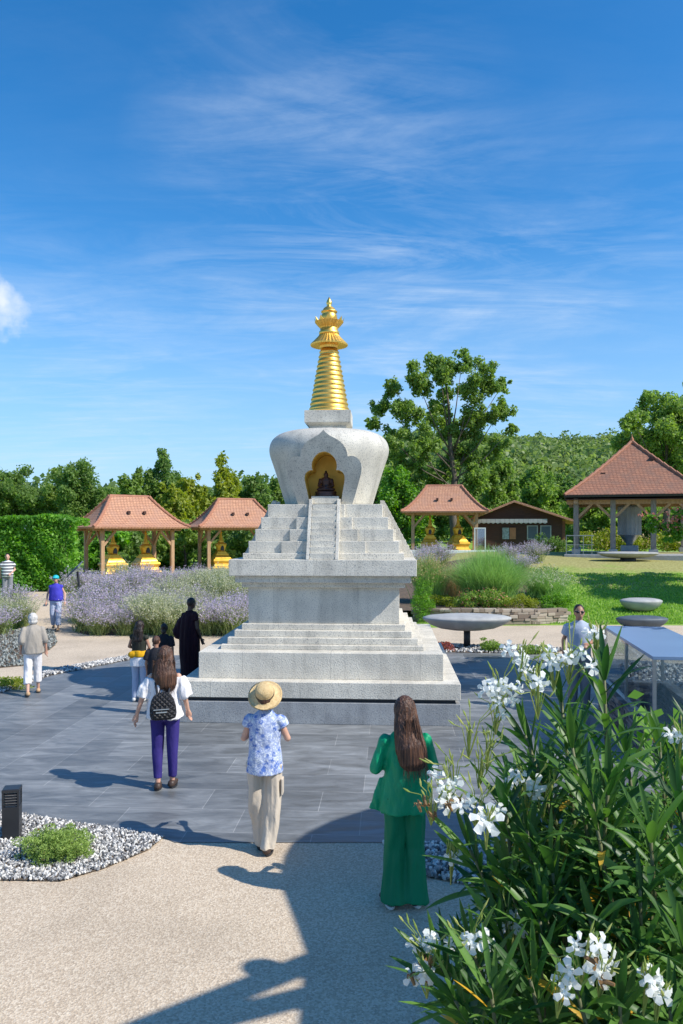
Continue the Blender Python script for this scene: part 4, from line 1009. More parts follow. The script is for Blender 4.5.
def person(loc, rz, H, label, pose, skin, vox, shoe, group=None):
    t = empty('person', loc, label, 'person', rz, group); t.scale = (H / 1.67,) * 3
    q = base_pose(); q.update(pose); V_ = {k: Vector(v) for k, v in q.items()}
    g = G()
    for s in 'LR':
        hp, kn, an = V_['hip' + s], V_['knee' + s], V_['ank' + s]
        g.cap(hp, .066, kn, .043, 14); cf = kn.lerp(an, .3) + Vector((0, -.012, 0)); g.cap(kn, .042, cf, .042, 14); g.cap(cf, .042, an, .031, 14)
        td = V_['toe' + s].normalized(); g.cap(an - Vector((0, 0, .04)) - td * .02, .034, an - Vector((0, 0, .055)) + td * .12, .026, 10, .75)
        sh, el, wr = V_['sh' + s], V_['el' + s], V_['wr' + s]
        g.cap(sh - Vector((0, 0, .008)), .038, el, .032, 12); g.cap(el, .034, wr, .023, 12)
        hd = (wr - el).normalized(); hd = (hd + V_.get('hd' + s, Vector((0, 0, -.15)))).normalized()
        hand(g, wr, hd, V_.get('th' + s, Vector((0, 1, .1)) if abs(hd.z) > .6 else Vector((1 if s == 'L' else -1, 0, .6))))
    mid = (V_['shL'] + V_['shR']) / 2; hm = (V_['hipL'] + V_['hipR']) / 2
    def at(f): p = hm.lerp(mid, f); return p
    st = []
    for f, rx, ry in ((-.12, .10, .08), (0, .125, .09), (.25, .11, .08), (.45, .105, .075), (.7, .12, .08), (.88, .135, .075), (1.0, .11, .062), (1.08, .075, .052), (1.15, .052, .05)):
        p = at(f); st.append((p.x, p.y, p.z, rx, ry))
    g.loft(st)
    hd_ = V_['head']; hr = q['hrot']; Rh = Euler(hr).to_matrix()
    g.cap(mid + Vector((0, 0, -.02)), .056, hd_ + Rh @ Vector((0, -.02, -.07)), .052, 12)
    g.ell(hd_, (.074, .092, .108), hr); g.ell(hd_ + Rh @ Vector((0, .03, -.055)), (.052, .062, .06), hr)
    g.cap(hd_ + Rh @ Vector((0, .088, .015)), .009, hd_ + Rh @ Vector((0, .104, -.022)), .014, 8)
    for s in (-1, 1): g.ell(hd_ + Rh @ Vector((s * .076, .0, -.012)), (.010, .019, .030), hr)
    g.ell(hd_ + Rh @ Vector((0, .086, -.052)), (.022, .012, .008), hr)
    b = g.remesh('body', skin, t, vox, 3)
    b.name = 'body'
    for s in (-1, 1):
        G().ell(hd_ + Rh @ Vector((s * .030, .083, .006)), (.011, .008, .007), hr, 10, 6).build('eye', 'dark', t, True)
    if shoe:
        for s in 'LR':
            an = V_['ank' + s]; td = V_['toe' + s].normalized(); gg = G()
            lift = an.z - .09
            gg.cap(Vector((an.x, an.y, .045 + lift)) - td * .035, .045, Vector((an.x, an.y, .038 + lift)) + td * .13, .036, 12, .8)
            gg.cap(Vector((an.x, an.y, .06 + lift)) - td * .03, .045, Vector((an.x, an.y, .05 + lift)) + td * .06, .042, 12, .8)
            sh_ = gg.remesh('shoe', shoe[0], t, max(vox, .009), 2)
            if len(shoe) > 1:
                g3_ = G(); g3_.loft([(an.x + td.x * .05, an.y + td.y * .05, lift + .0, .044, .112), (an.x + td.x * .05, an.y + td.y * .05, lift + .024, .046, .116)], 20)
                g3_.build('sole', shoe[1], sh_)
    return t, V_
def trousers(t, V_, m, vox, hem, hemr, kner, hipr=(.165, .118), fold=.012, top=1.02, name='trousers', flare=None, seed=1, fsc=(10, 10, 2.6)):
    g = G(); hm = (V_['hipL'] + V_['hipR']) / 2
    g.loft([(hm.x, hm.y, .80, .12, .10), (hm.x, hm.y, .84, hipr[0] * .95, hipr[1] * .95), (hm.x, hm.y - .01, .88, hipr[0] * .95, hipr[1] * .93), (hm.x, hm.y, top - .05, hipr[0] * .72, hipr[1] * .72)])
    for s in 'LR':
        hp, kn, an = V_['hip' + s], V_['knee' + s], V_['ank' + s]
        f = (kn.z - hem) / max(kn.z - an.z, .01); he = kn.lerp(an, f)
        pts = [hp + Vector((0, 0, .02)), hp.lerp(kn, .35), kn, kn.lerp(he, .5), he]
        rr = [.090, lerp(.092, kner, .5), kner, lerp(kner, hemr, .5), hemr]
        g.tube(pts, rr, 20)
    return g.remesh(name, m, t, vox, 4, fold, fsc, seed)
def top(t, V_, m, vox, st, sleeve=None, srad=(.065, .055, .05), fold=.012, name='shirt', extra=None, seed=3, fsc=(8, 8, 3.5)):
    g = G(); g.loft(st)
    for s in 'LR':
        sh, el, wr = V_['sh' + s], V_['el' + s], V_['wr' + s]
        g.ell(sh + Vector((0, 0, -.006)), (.058, .066, .057))
        if sleeve is None: continue
        if sleeve <= 1: g.tube([sh, sh.lerp(el, sleeve * .5), sh.lerp(el, sleeve)], [srad[0], (srad[0] + srad[1]) / 2, srad[1]], 16)
        else: g.tube([sh, el], [srad[0], srad[1]], 16); g.ell(el, (srad[1],) * 3); g.tube([el, el.lerp(wr, sleeve - 1)], [srad[1], srad[2]], 16)
    if extra: extra(g)
    return g.remesh(name, m, t, vox, 4, fold, fsc, seed)
def torso_st(z0, hemrx, hemry, wx=.15, wy=.115, cx_=.165, cy=.12, c=0, cyy=0, n0=1.39):
    return [(c, cyy, z0, hemrx, hemry), (c, cyy, lerp(z0, 1.05, .5), (hemrx + wx) / 2 * 1.02, (hemry + wy) / 2), (c, cyy, 1.08, wx, wy), (c, cyy, 1.22, cx_, cy), (c, cyy, 1.30, cx_ * .99, cy * .9), (c, cyy, 1.345, cx_ * .86, cy * .78), (c, cyy, n0, cx_ * .62, .07), (c, cyy, n0 + .035, .06, .056)]
def hair(t, hd, hrot, m, blobs, vox, amp=.006, name='hair'):
    g = G(); Rh = Euler(hrot).to_matrix()
    for k, b in enumerate(blobs):
        if b[0] == 'e': g.ell(hd + Rh @ Vector(b[1]), b[2], hrot if len(b) < 4 else b[3])
        else: g.tube([hd + Vector(p) for p in b[1]], b[2], 16, b[3] if len(b) > 3 else .6)
    return g.remesh(name, m, t, vox, 3, disp=lambda p: amp * math.sin(math.atan2(p.y - hd.y + .05, p.x - hd.x) * 44 + p.z * 7 + 3 * noise.noise(p * 9)))
def strands(parent, m, roots, L, n, spread, wav=.012, wd=.004, name='hair_strands', lean=(0, 0)):
    """thin ribbons of hair hanging from around the hair mass"""
    g = G()
    for _ in range(n):
        x, y, z = random.choice(roots); z += random.uniform(-.06, .02); dx_ = random.uniform(-1, 1) * spread[0] * .55; x += dx_; y += random.uniform(-1, .3) * spread[1]
        l = L * random.uniform(.7, 1.08); ph = random.random() * 6; pts = []
        for i in range(8):
            q = i / 7; pts.append(Vector((x + dx_ * q * .9 + lean[0] * q + math.sin(ph + q * 7) * wav * q + random.uniform(-.003, .003), y + lean[1] * q, z - l * q)))
        ww = [wd * (1 - .8 * i / 7) for i in range(8)]
        vs = []; ang = random.uniform(-.6, .6); u = Vector((math.cos(ang), math.sin(ang), 0))
        for p, q in zip(pts, ww): vs += [p - u * q, p + u * q]
        g.add(vs, [(2 * i, 2 * i + 1, 2 * i + 3, 2 * i + 2) for i in range(7)])
    return g.build(name, m, parent)

# woman in green
p = P(405, 906)
t, V_ = person((p.x, p.y, .006), math.radians(4), 1.66, 'long haired woman in a green shirt and wide green trousers',
    dict(hipL=(-.085, 0, .87), kneeL=(-.085, .02, .47), kneeR=(.085, .02, .47), ankL=(-.09, 0, .09), ankR=(.085, 0, .09), toeL=(-.55, .8, 0), toeR=(.25, 1, 0), shL=(-.158, .0, 1.33), shR=(.158, .0, 1.33), elL=(-.235, .0, 1.11), elR=(.235, .02, 1.11), wrL=(-.10, .20, 1.14), wrR=(.10, .20, 1.16), head=(.0, .02, 1.555), hrot=(-.05, 0, 0)), 'skin', .009, ('black', 'shoe_white'))
trousers(t, V_, 'green_trouser', .010, .035, .108, .080, (.172, .125), .022, top=1.02)
def ex(g):
    g.tube([(-.16, .02, 1.02), (-.205, .03, .86), (-.235, .04, .76)], [.05, .055, .05], 14, .5)
    g.tube([(.15, .02, 1.02), (.17, .03, .86)], [.05, .05], 14, .5)
top(t, V_, 'green_cloth', .010, torso_st(.76, .195, .14, .160, .12, .160, .112), 1.75, (.056, .054, .046), .020, 'shirt', ex, fsc=(9, 9, 5))
hd = V_['head']
h = hair(t, hd, (-.05, 0, 0), 'hair_brown', [('e', (0, -.012, .014), (.090, .100, .112)), ('t', [(0, -.04, .04), (0.005, -.075, -.10), (.03, -.12, -.26), (.055, -.13, -.38), (.06, -.125, -.43)], [.085, .105, .125, .115, .08], .62)], .009, .003)
strands(h, 'hair_brown', [(hd.x + .03, hd.y - .125, hd.z - .04)], .45, 130, (.10, .03), .012, .003, lean=(.04, -.04))

# woman in straw hat
p = P(265, 852)
t, V_ = person((p.x, p.y, .006), math.radians(-3), 1.555, 'woman in a straw sun hat, blue floral blouse and beige cargo trousers',
    dict(hipL=(-.085, 0, .87), kneeL=(-.08, .03, .48), kneeR=(.08, .0, .48), ankL=(-.045, .08, .09), ankR=(.035, -.06, .09), toeL=(-.2, 1, 0), toeR=(.15, 1, 0), shL=(-.145, 0, 1.325), shR=(.145, 0, 1.325), elL=(-.215, .01, 1.13), elR=(.225, .02, 1.13), wrL=(-.14, .21, 1.15), wrR=(.15, .21, 1.17), head=(0, .0, 1.54), hrot=(.35, 0, 0)), 'skin', .009, ('shoe_brown', 'dark'))
tr = trousers(t, V_, 'beige_cloth', .010, .055, .078, .088, (.17, .125), .026)
G().box(.165, .185, -.05, .05, .58, .74).build('cargo_pocket', 'beige_cloth', tr, bevel=.006)
sh = top(t, V_, 'floral', .010, torso_st(.80, .188, .155, .155, .120, .158, .112), .38, (.062, .066, .05), .012)
g = G(); Rh = Euler((.75, 0, 0)).to_matrix(); hc = V_['head'] + Vector((0, -.005, .035))
def hatring(r, z, wv=0): return [hc + Rh @ Vector((r * math.cos(2 * PI * j / 40), r * 1.05 * math.sin(2 * PI * j / 40), z + wv * math.sin(2 * PI * j / 40 * 3))) for j in range(40)]
g.rings([hatring(.172, -.022, .006), hatring(.168, -.028, .006), hatring(.13, -.004, .003), hatring(.094, .008), hatring(.092, .05), hatring(.084, .095), hatring(.062, .118), hatring(.02, .122)][:], caps=True)
hat = g.build('sun_hat', 'straw', t, True)
g = G(); g.rings([hatring(.0965, .010), hatring(.0955, .034)], caps=False); g.build('hat_band', 'black', hat)
hair(t, V_['head'], (0, 0, 0), 'hair_brown', [('e', (0, -.02, -.02), (.082, .085, .085))], .011, .004)

# woman with backpack
p = P(165, 789)
t, V_ = person((p.x, p.y, .006), math.radians(2), 1.65, 'woman in a white off shoulder top and purple blue trousers',
    dict(hipL=(-.085, 0, .87), kneeL=(-.09, .03, .48), kneeR=(.085, .02, .48), ankL=(-.075, -.04, .09), ankR=(.075, .05, .09), toeL=(-.12, 1, 0), toeR=(.12, 1, 0), shL=(-.155, 0, 1.325), shR=(.155, 0, 1.325), elL=(-.25, -.03, 1.10), elR=(.23, -.02, 1.10), wrL=(-.33, .0, .865), wrR=(.255, .07, .90), head=(.0, .02, 1.55), hrot=(-.08, 0, 0)), 'skin', .009, ('shoe_brown', 'dark'))
trousers(t, V_, 'purple_cloth', .010, .13, .050, .068, (.158, .118), .008)
def ex(g):
    for s in (-1, 1): g.tube([(s * .17, 0, 1.29), (s * .215, -.01, 1.18), (s * .245, -.01, 1.08)], [.06, .085, .082], 18)
g = G(); g.loft([(0, 0, .84, .225, .165), (0, 0, .95, .20, .15), (0, 0, 1.1, .175, .13), (0, 0, 1.22, .18, .125), (0, 0, 1.285, .20, .11), (0, 0, 1.305, .17, .095)]); ex(g)
g.remesh('blouse', 'white_cloth', t, .010, 4, .028, (11, 11, 2.5), 4)
hd = V_['head']
h = hair(t, hd, (-.08, 0, 0), 'hair_brown', [('e', (0, -.015, .016), (.092, .102, .110)), ('t', [(0, -.03, .04), (0, -.07, -.08), (.02, -.10, -.22), (.045, -.11, -.33), (.06, -.10, -.40)], [.09, .115, .135, .11, .06], .55)], .009, .004)
strands(h, 'hair_brown', [(hd.x - .02, hd.y - .10, hd.z - .04), (hd.x + .03, hd.y - .10, hd.z - .04)], .42, 150, (.10, .03), .022, .0032, lean=(.03, -.03))
strands(h, 'hair_brown', [(hd.x - .11, hd.y - .07, hd.z - .05), (hd.x + .11, hd.y - .07, hd.z - .05)], .34, 60, (.03, .03), .02, .004)
T0 = Matrix.Translation((p.x + .04, p.y - .30, .006)) 
BPK = empty('backpack', (p.x + .035, p.y - .225, .86), 'small black quilted backpack on the back of the woman in white', 'backpack', math.radians(3)); BPK.rotation_euler = (math.radians(-6), math.radians(-4), math.radians(3))
g = G(); rs = []
for z, w_, dd in ((0, .10, .05), (.012, .135, .07), (.06, .148, .085), (.14, .145, .085), (.22, .125, .075), (.27, .095, .06), (.30, .055, .035), (.305, .02, .015)):
    rs.append([Vector((w_ * math.copysign(abs(math.cos(a)) ** .6, math.cos(a)), dd * math.copysign(abs(math.sin(a)) ** .7, math.sin(a)), z)) for a in [2 * PI * j / 32 for j in range(32)]])
g.rings(rs); g.build('pack_body', 'quilt', BPK, True)
g = G(); rs = []
for z, w_, dd in ((.02, .085, .02), (.03, .11, .035), (.13, .112, .038), (.145, .10, .02)):
    rs.append([Vector((w_ * math.copysign(abs(math.cos(a)) ** .6, math.cos(a)), -.07 + dd * math.sin(a), z)) for a in [2 * PI * j / 24 for j in range(24)]])
g.rings(rs); g.build('front_pocket', 'quilt', BPK, True)
g = G(); g.box(-.085, .085, -.113, -.108, .118, .128); g.build('zip', 'steel', BPK)
g = G(); g.box(-.06, .06, -.1125, -.108, .085, .098); g.build('label_plate', 'steel', BPK)
g = G(); g.tube([(-.03, -.02, .29), (-.02, -.03, .335), (.02, -.03, .335), (.03, -.02, .29)], .007, 8); g.build('handle', 'black', BPK)
for s in (-1, 1):
    g = G(); g.tube([(s * .06, .03, .27), (s * .09, .10, .42), (s * .11, .20, .47), (s * .12, .30, .42), (s * .13, .34, .28)], .014, 8, .5); g.build('strap', 'black', BPK)

# grey haired woman walking away on the left
p = P(33, 695)
t, V_ = person((p.x, p.y, .006), math.radians(28), 1.50, 'white haired woman in a loose grey tunic and white cropped trousers walking on the left',
    dict(kneeL=(-.10, -.02, .48), kneeR=(.10, .10, .49), ankL=(-.12, -.20, .11), ankR=(.12, .18, .09), toeL=(-.1, 1, 0), toeR=(.1, 1, 0), elL=(-.23, -.04, 1.10), elR=(.23, -.06, 1.10), wrL=(-.22, .10, .90), wrR=(.25, .0, .88), head=(0, .03, 1.54)), 'skin', .013, ('tan', 'dark'))
trousers(t, V_, 'white_cloth', .013, .24, .075, .08, (.175, .13), .010)
top(t, V_, 'grey_cloth', .013, torso_st(.84, .22, .165, .20, .145, .185, .13), 1.25, (.068, .07, .062), .016)
hair(t, V_['head'], (0, 0, 0), 'hair_white', [('e', (0, -.012, .012), (.093, .104, .108)), ('e', (0, -.03, -.06), (.092, .08, .065))], .012, .005)

# woman in blue with turquoise cap
p = P(56, 631)
t, V_ = person((p.x, p.y, .03), math.radians(188), 1.63, 'woman in a turquoise cap, blue sleeveless top and pale jeans',
    dict(kneeL=(-.10, .09, .49), kneeR=(.10, 0, .48), ankL=(-.09, .14, .09), ankR=(.10, -.16, .12), elL=(-.25, -.03, 1.10), elR=(.25, -.03, 1.10), wrL=(-.27, .06, .87), wrR=(.27, .04, .87)), 'skin', .014, ('tan',))
trousers(t, V_, 'denim_pale', .014, .16, .075, .085, (.18, .14), .010)
top(t, V_, 'blue_cloth', .014, torso_st(.90, .215, .17, .20, .165, .19, .14), None, fold=.008)
hd = V_['head']
hair(t, hd, (0, 0, 0), 'hair_brown', [('e', (0, -.02, .0), (.088, .10, .10))], .014, .003)
g = G(); g.ell(hd + Vector((0, 0, .05)), (.096, .108, .08)); g.ell(hd + Vector((0, .10, .045)), (.075, .08, .014)); g.remesh('cap', 'cyan', t, .010, 2)

# man in striped shirt
zz = ter(X(8, 28), 28)
t, V_ = person((X(7.5, 28), 28, zz), math.radians(200), 1.74, 'man in a white and navy striped shirt in front of the hedge',
    dict(elL=(-.24, -.02, 1.10), elR=(.24, -.02, 1.10), wrL=(-.12, .16, .98), wrR=(.22, -.06, .88)), 'skin', .015, ('dark',))
trousers(t, V_, 'grey_trouser', .015, .05, .07, .085, (.18, .14), .008)
top(t, V_, 'stripes', .015, torso_st(.86, .19, .16, .19, .16, .195, .14), .6, (.08, .085, .05), .006)
hair(t, V_['head'], (0, 0, 0), 'hair_dark', [('e', (0, -.02, .02), (.082, .096, .10))], .014, .002)

# monk
p = P(192, 682)
t, V_ = person((p.x - .02, 15.05, .006), math.radians(-38), 1.67, 'monk in a dark maroon robe standing beside the left flank of the granite stupa',
    dict(elL=(-.20, .04, 1.10), elR=(.22, .0, 1.09), wrL=(-.10, .20, 1.05), wrR=(.21, .11, .88), head=(0, .05, 1.56), hrot=(-.12, 0, 0)), 'skin_dark', .013, ('dark',))
def ex(g):
    g.tube([(-.12, 0, 1.34), (-.20, -.02, 1.17), (-.26, -.05, .98), (-.27, -.04, .86)], [.06, .11, .14, .08], 16, .9)
    g.tube([(.06, 0, 1.37), (.16, 0, 1.33), (.19, 0, 1.24)], [.07, .07, .06], 14)
top(t, V_, 'maroon_cloth', .013, [(0, 0, .10, .19, .17), (0, 0, .3, .20, .17), (0, 0, .6, .215, .18), (0, 0, .85, .22, .18), (0, 0, 1.08, .205, .16), (0, 0, 1.24, .19, .14), (0, 0, 1.33, .165, .11), (0, 0, 1.38, .11, .08), (0, 0, 1.42, .06, .06)], None, (.07, .07, .06), .020, 'robe', ex, fsc=(11, 11, 1.6))
hair(t, V_['head'], (0, 0, 0), 'hair_dark', [('e', (0, -.008, .016), (.078, .096, .102))], .012, .0)

# children beside the plinth
p = P(142, 702)
t, V_ = person((p.x - .05, p.y, .006), math.radians(-15), 1.42, 'girl with long dark hair, olive top and yellow wrap at the waist',
    dict(kneeL=(-.09, .02, .48), ankL=(-.10, .0, .09), elL=(-.24, .02, 1.12), elR=(.22, .02, 1.12), wrL=(-.14, .18, 1.05), wrR=(.12, .18, 1.05), head=(0, .03, 1.55)), 'skin_tan', .014, ('shoe_white',))
trousers(t, V_, 'denim_pale', .014, .08, .06, .068, (.165, .12), .006)
top(t, V_, 'olive_cloth', .014, torso_st(1.0, .155, .115, .15, .11, .16, .11), None, fold=.006)
g = G(); g.loft([(0, 0, .93, .185, .14), (0, 0, 1.0, .18, .135), (0, 0, 1.06, .16, .12)]); g.ell((-.10, -.11, .98), (.09, .05, .07)); g.remesh('waist_wrap', 'yellow_cloth', t, .013, 2, .012)
g = G(); g.loft([(0, 0, .74, .20, .15), (0, 0, .85, .19, .14), (0, 0, .95, .165, .125)]); g.remesh('skirt', 'white_cloth', t, .013, 2, .012)
hd = V_['head']; h = hair(t, hd, (0, 0, 0), 'hair_dark', [('e', (0, -.012, .012), (.092, .10, .108)), ('t', [(0, -.03, .03), (0, -.07, -.1), (0, -.09, -.28), (0, -.09, -.38)], [.09, .11, .12, .06], .55)], .013, .006)
strands(h, 'hair_dark', [(hd.x, hd.y - .12, hd.z - .06)], .36, 70, (.11, .03), .018, .005)
t, V_ = person((X(156, 12.5), 12.5, .006), math.radians(-5), 1.28, 'short haired boy in a black t shirt in the group behind the woman in white',
    dict(), 'skin_tan', .014, ('shoe_white',))
trousers(t, V_, 'denim_pale', .014, .06, .06, .07, (.16, .12), .006)
top(t, V_, 'black_cloth', .014, torso_st(.84, .19, .13, .17, .12, .175, .12), .75, (.075, .08, .05), .008)
hair(t, V_['head'], (0, 0, 0), 'hair_brown', [('e', (0, -.018, .022), (.084, .098, .098))], .012, .003)
t, V_ = person((X(164, 14.2), 14.2, .006), 0, 1.27, 'child in black with dark hair tied in a bun in the group by the stupa', dict(), 'skin_tan', .015, ('dark',))
trousers(t, V_, 'black_cloth', .015, .06, .06, .07)
top(t, V_, 'black_cloth', .015, torso_st(.84, .18, .13), .9, (.075, .08, .05), .008)
hair(t, V_['head'], (0, 0, 0), 'hair_dark', [('e', (0, -.01, .015), (.088, .102, .11)), ('e', (0, -.09, .05), (.05, .05, .05)), ('e', (0, -.07, -.07), (.06, .05, .06))], .013, .004)

# man with sunglasses beside the glass case
t, V_ = person((X(579, 12.7), 12.7, .006), math.radians(172), 1.77, 'dark haired man in sunglasses and a blue grey shirt standing behind the white oleander flowers',
    dict(elL=(-.22, .0, 1.10), elR=(.23, -.04, 1.10), wrL=(-.12, .18, 1.08), wrR=(.24, .05, .88)), 'skin_tan', .011, ('dark',))
trousers(t, V_, 'grey_trouser', .013, .05, .07, .085)
top(t, V_, 'bluegrey_cloth', .012, torso_st(.86, .18, .13, .175, .13, .185, .13), .6, (.078, .08, .05), .008)
hd = V_['head']
hair(t, hd, (0, 0, 0), 'hair_dark', [('e', (0, -.022, .028), (.080, .092, .094))], .010, .003)
g = G()
for s in (-1, 1): g.ell(hd + Vector((s * .032, .086, .008)), (.030, .016, .020))
g.box(-.07 + hd.x, .07 + hd.x, hd.y + .082, hd.y + .094, hd.z + .012, hd.z + .020)
for s in (-1, 1): g.box(min(s * .068, s * .078), max(s * .068, s * .078), hd.y, hd.y + .09, hd.z + .008, hd.z + .018)
g.build('sunglasses', 'black', t, True)

# ------------------------------------------------------------------ planting
def blades(n, R0, H, spread, wd, curve=.35, seed=None, zlo=0.0, segs=4, base_r=.12, hvar=.3, up=1.0):
    """fan of arching blades as quads (segs per blade); returns verts n*segs*4"""
    ang = RNG.uniform(0, 2 * PI, n); tl = RNG.uniform(0, 1, n) ** .7 * spread; h = H * RNG.uniform(1 - hvar, 1 + hvar * .3, n)
    bx_ = RNG.normal(size=n) * base_r; by_ = RNG.normal(size=n) * base_r; out = []
    sa = RNG.uniform(0, 2 * PI, n); sx, sy = np.cos(sa), np.sin(sa)
    for i in range(segs):
        q = []
        for t_ in (i / segs, (i + 1) / segs):
            r = tl * (t_ + curve * t_ * t_) * R0; z = h * (t_ * (1 - .25 * t_ * tl * up)) + zlo
            c = np.stack([bx_ + np.cos(ang) * r, by_ + np.sin(ang) * r, z], 1); w_ = (wd * (1 - .85 * t_))
            s_ = np.stack([sx * w_, sy * w_, 0 * sx], 1); q.append((c - s_, c + s_))
        out.append(np.stack([q[0][0], q[0][1], q[1][1], q[1][0]], 1))
    return np.stack(out, 1).reshape(-1, 3), (bx_, by_, ang, tl, h)
def sage_proto(label, fl='sage_flower', n=260, H=1.0):
    t = empty('sage_plant', (0, 0, 0), label, 'shrub', 0, 'pale violet sage plants')
    v, (bx_, by_, ang, tl, h) = blades(n, .55, H, 1.0, .008, .3, segs=3)
    quads('stems', v, 'sage_green', t)
    # leaves at the base
    m_ = n * 5; k = RNG.integers(0, n, m_); f = RNG.uniform(.05, .75, m_); r = tl[k] * (f + .3 * f * f) * .55; z = h[k] * f
    pts = np.stack([bx_[k] + np.cos(ang[k]) * r, by_[k] + np.sin(ang[k]) * r, z], 1) + RNG.normal(size=(m_, 3)) * .025
    nr = np.tile([0, 0, 1.0], (m_, 1)); leaves('foliage', pts, nr, .055, .35, 'sage_green', t, .9)
    m_ = n * 13; k = RNG.integers(0, n, m_); f = RNG.uniform(.5, 1.04, m_); r = tl[k] * (f + .3 * f * f) * .55; z = h[k] * f * (1 - .25 * f * tl[k])
    pts = np.stack([bx_[k] + np.cos(ang[k]) * r, by_[k] + np.sin(ang[k]) * r, z], 1) + RNG.normal(size=(m_, 3)) * .016
    leaves('flower_spikes', pts, np.tile([0, 0, 1.0], (m_, 1)), .036, .6, fl, t, .9)
    return t
protos = [sage_proto('violet flowered sage bush', 'sage_flower', 260, 1.0), sage_proto('violet flowered sage bush', 'sage_flower', 220, .85), sage_proto('pale flowered sage bush', 'sage_pale', 260, 1.05)]
LBL = {0: 'violet sage bush in the wide bed between the path and the stupa', 1: 'cream flowered sage bush in the wide bed between the path and the stupa', 2: 'violet sage bush in the bed at the left edge', 3: 'cream flowered sage bush in the bed at the left edge', 4: 'violet sage bush in the raised bed on the right'}
first = [True] * 3
def put_sage(x, y, kind, s, lab):
    o = protos[kind] if first[kind] else copy_tree(protos[kind]); first[kind] = False
    o.location = (x, y, ter(x, y)); o.rotation_euler = (0, 0, random.random() * 6); o.scale = (s, s, s * random.uniform(.9, 1.1)); o['label'] = lab
random.seed(11)
for row, (y, x0_, x1_, nn) in enumerate(((22.05, -6.9, -3.2, 7), (23.0, -7.4, -2.6, 8), (24.4, -7.9, -2.2, 9), (26, -8.5, -1.6, 9), (28, -9.5, -2.4, 8), (30.5, -9.8, -3.5, 7), (33, -9.6, -4, 6))):
    for i in range(nn):
        x = lerp(x0_, x1_, i / (nn - 1)) + random.uniform(-.2, .2); yy = y + random.uniform(-.3, .3)
        pale = (random.random() < .6) if (-6.2 < x < -3.2) else random.random() < .15
        put_sage(x, yy, 2 if pale else random.choice((0, 1)), random.uniform(.95, 1.25), LBL[1] if pale else LBL[0])
for x, y in ((-9.2, 20.6), (-10.0, 21.0), (-10.8, 20.2), (-9.3, 22.0), (-10.4, 22.4), (-9.3, 23.6), (-11.2, 22.6), (-10.6, 24), (-11.8, 24.2), (-10.2, 25.2)):
    pale = random.random() < .35
    put_sage(x - .55, y, 2 if pale else random.choice((0, 1)), random.uniform(.95, 1.2), LBL[3] if pale else LBL[2])
for px, d in ((425, 34), (440, 36), (522, 32.5), (508, 35), (535, 35), (425, 38)):
    put_sage(X(px, d), d, random.choice((0, 1)), 1.15, LBL[4])
# ornamental grasses
def grass(loc, R0, H, n, m, label, wd=.012, spread=1.0, curve=.9, br=.2, tips=None):
    t = empty('ornamental_grass', loc, label, 'grass plant')
    v, inf = blades(n, R0, H, spread, wd, curve, segs=5, base_r=br, up=1.8); quads('blades', v, m, t)
    if tips:
        bx_, by_, ang, tl, h = inf; k = np.where(RNG.uniform(0, 1, n) < .3)[0]; m_ = len(k) * 6; k = np.tile(k, 6); f = RNG.uniform(.9, 1.05, m_); r = tl[k] * (f + curve * f * f) * R0; z = h[k] * f * (1 - .45 * f * tl[k])
        pts = np.stack([bx_[k] + np.cos(ang[k]) * r, by_[k] + np.sin(ang[k]) * r, z], 1) + RNG.normal(size=(m_, 3)) * .02
        leaves('plumes', pts, np.tile([0, 0, 1.0], (m_, 1)), .05, .5, tips, t, .9)
    return t
def gz(px, py, d): return Vector((X(px, d), d, Z(py, d)))
grass(gz(489, 602, 27), 1.05, 1.95, 8000, 'reed', 'large rounded green fountain grass in the raised bed', .010, 1.0, .45, .30)
grass(gz(429, 603, 27.5), .62, 1.75, 2400, 'reed', 'upright green grass clump close to the right of the stupa', .010, .8, .6, .16, 'drygrass')
grass(gz(452, 600, 29), .5, 1.45, 900, 'drygrass', 'straw coloured grass clump between the two green clumps', .009, .9, .6, .18)
grass(gz(545, 597, 28.5), .6, 1.15, 1500, 'reed', 'pale variegated grass clump at the right end of the raised bed', .010, 1.0, .8, .25, 'sage_pale')
grass(Vector((-2.9, 22.9, 0)), .6, .85, 700, 'grassblade', 'light green grass clump left of the stupa steps', .01, 1.0, .8, .35)
grass(Vector((-2.2, 23.6, 0)), .6, .75, 700, 'grassblade', 'light green grass clump touching the stupa outline', .01, 1.0, .8, .35)
def shrub(loc, blobs, n, L, leaf, label, cat='shrub', wd=.6, flower=None, fn=0, name='shrub', jit=.7, inner=.5, k=9, f=.42, fl=.05):
    t = empty(name, loc, label, cat)
    g = G()
    for b in blobs:
        for _ in range(3):
            e = Vector(b[:3]) + Vector((random.uniform(-.5, .5) * b[3], random.uniform(-.5, .5) * b[4], random.uniform(-.2, .5) * b[5]))
            g.tube([Vector((b[0] * .3, b[1] * .3, -.03)), Vector((b[0] * .6, b[1] * .6, b[2] * .5)), e], [.02, .014, .006], 5)
    g.build('stem', 'stem', t)
    sb = subblobs(blobs, k, f) + [tuple(b[:3]) + tuple(q * .8 for q in b[3:]) for b in blobs]
    pts, d = blobpts(sb, n, inner); ok = pts[:, 2] > .01; pts, d = pts[ok], d[ok]
    nr = d + np.array([0, 0, .4]); nr /= np.linalg.norm(nr, axis=1, keepdims=True); leaves('foliage', pts, nr, L, wd, leaf, t, jit)
    if flower:
        pts, d = blobpts(blobs, fn, .97); ok = pts[:, 2] > .02; leaves('flowers', pts[ok] * 1.03, d[ok], fl, .8, flower, t, .3)['kind'] = 'stuff'
    return t
def eb(x, y, z, r, rz=None, ry=None): return (x, y, z, r, ry or r, rz or r)
p = P(58, 866); p2 = Vector((X(58, 7.05), 7.05, .01))
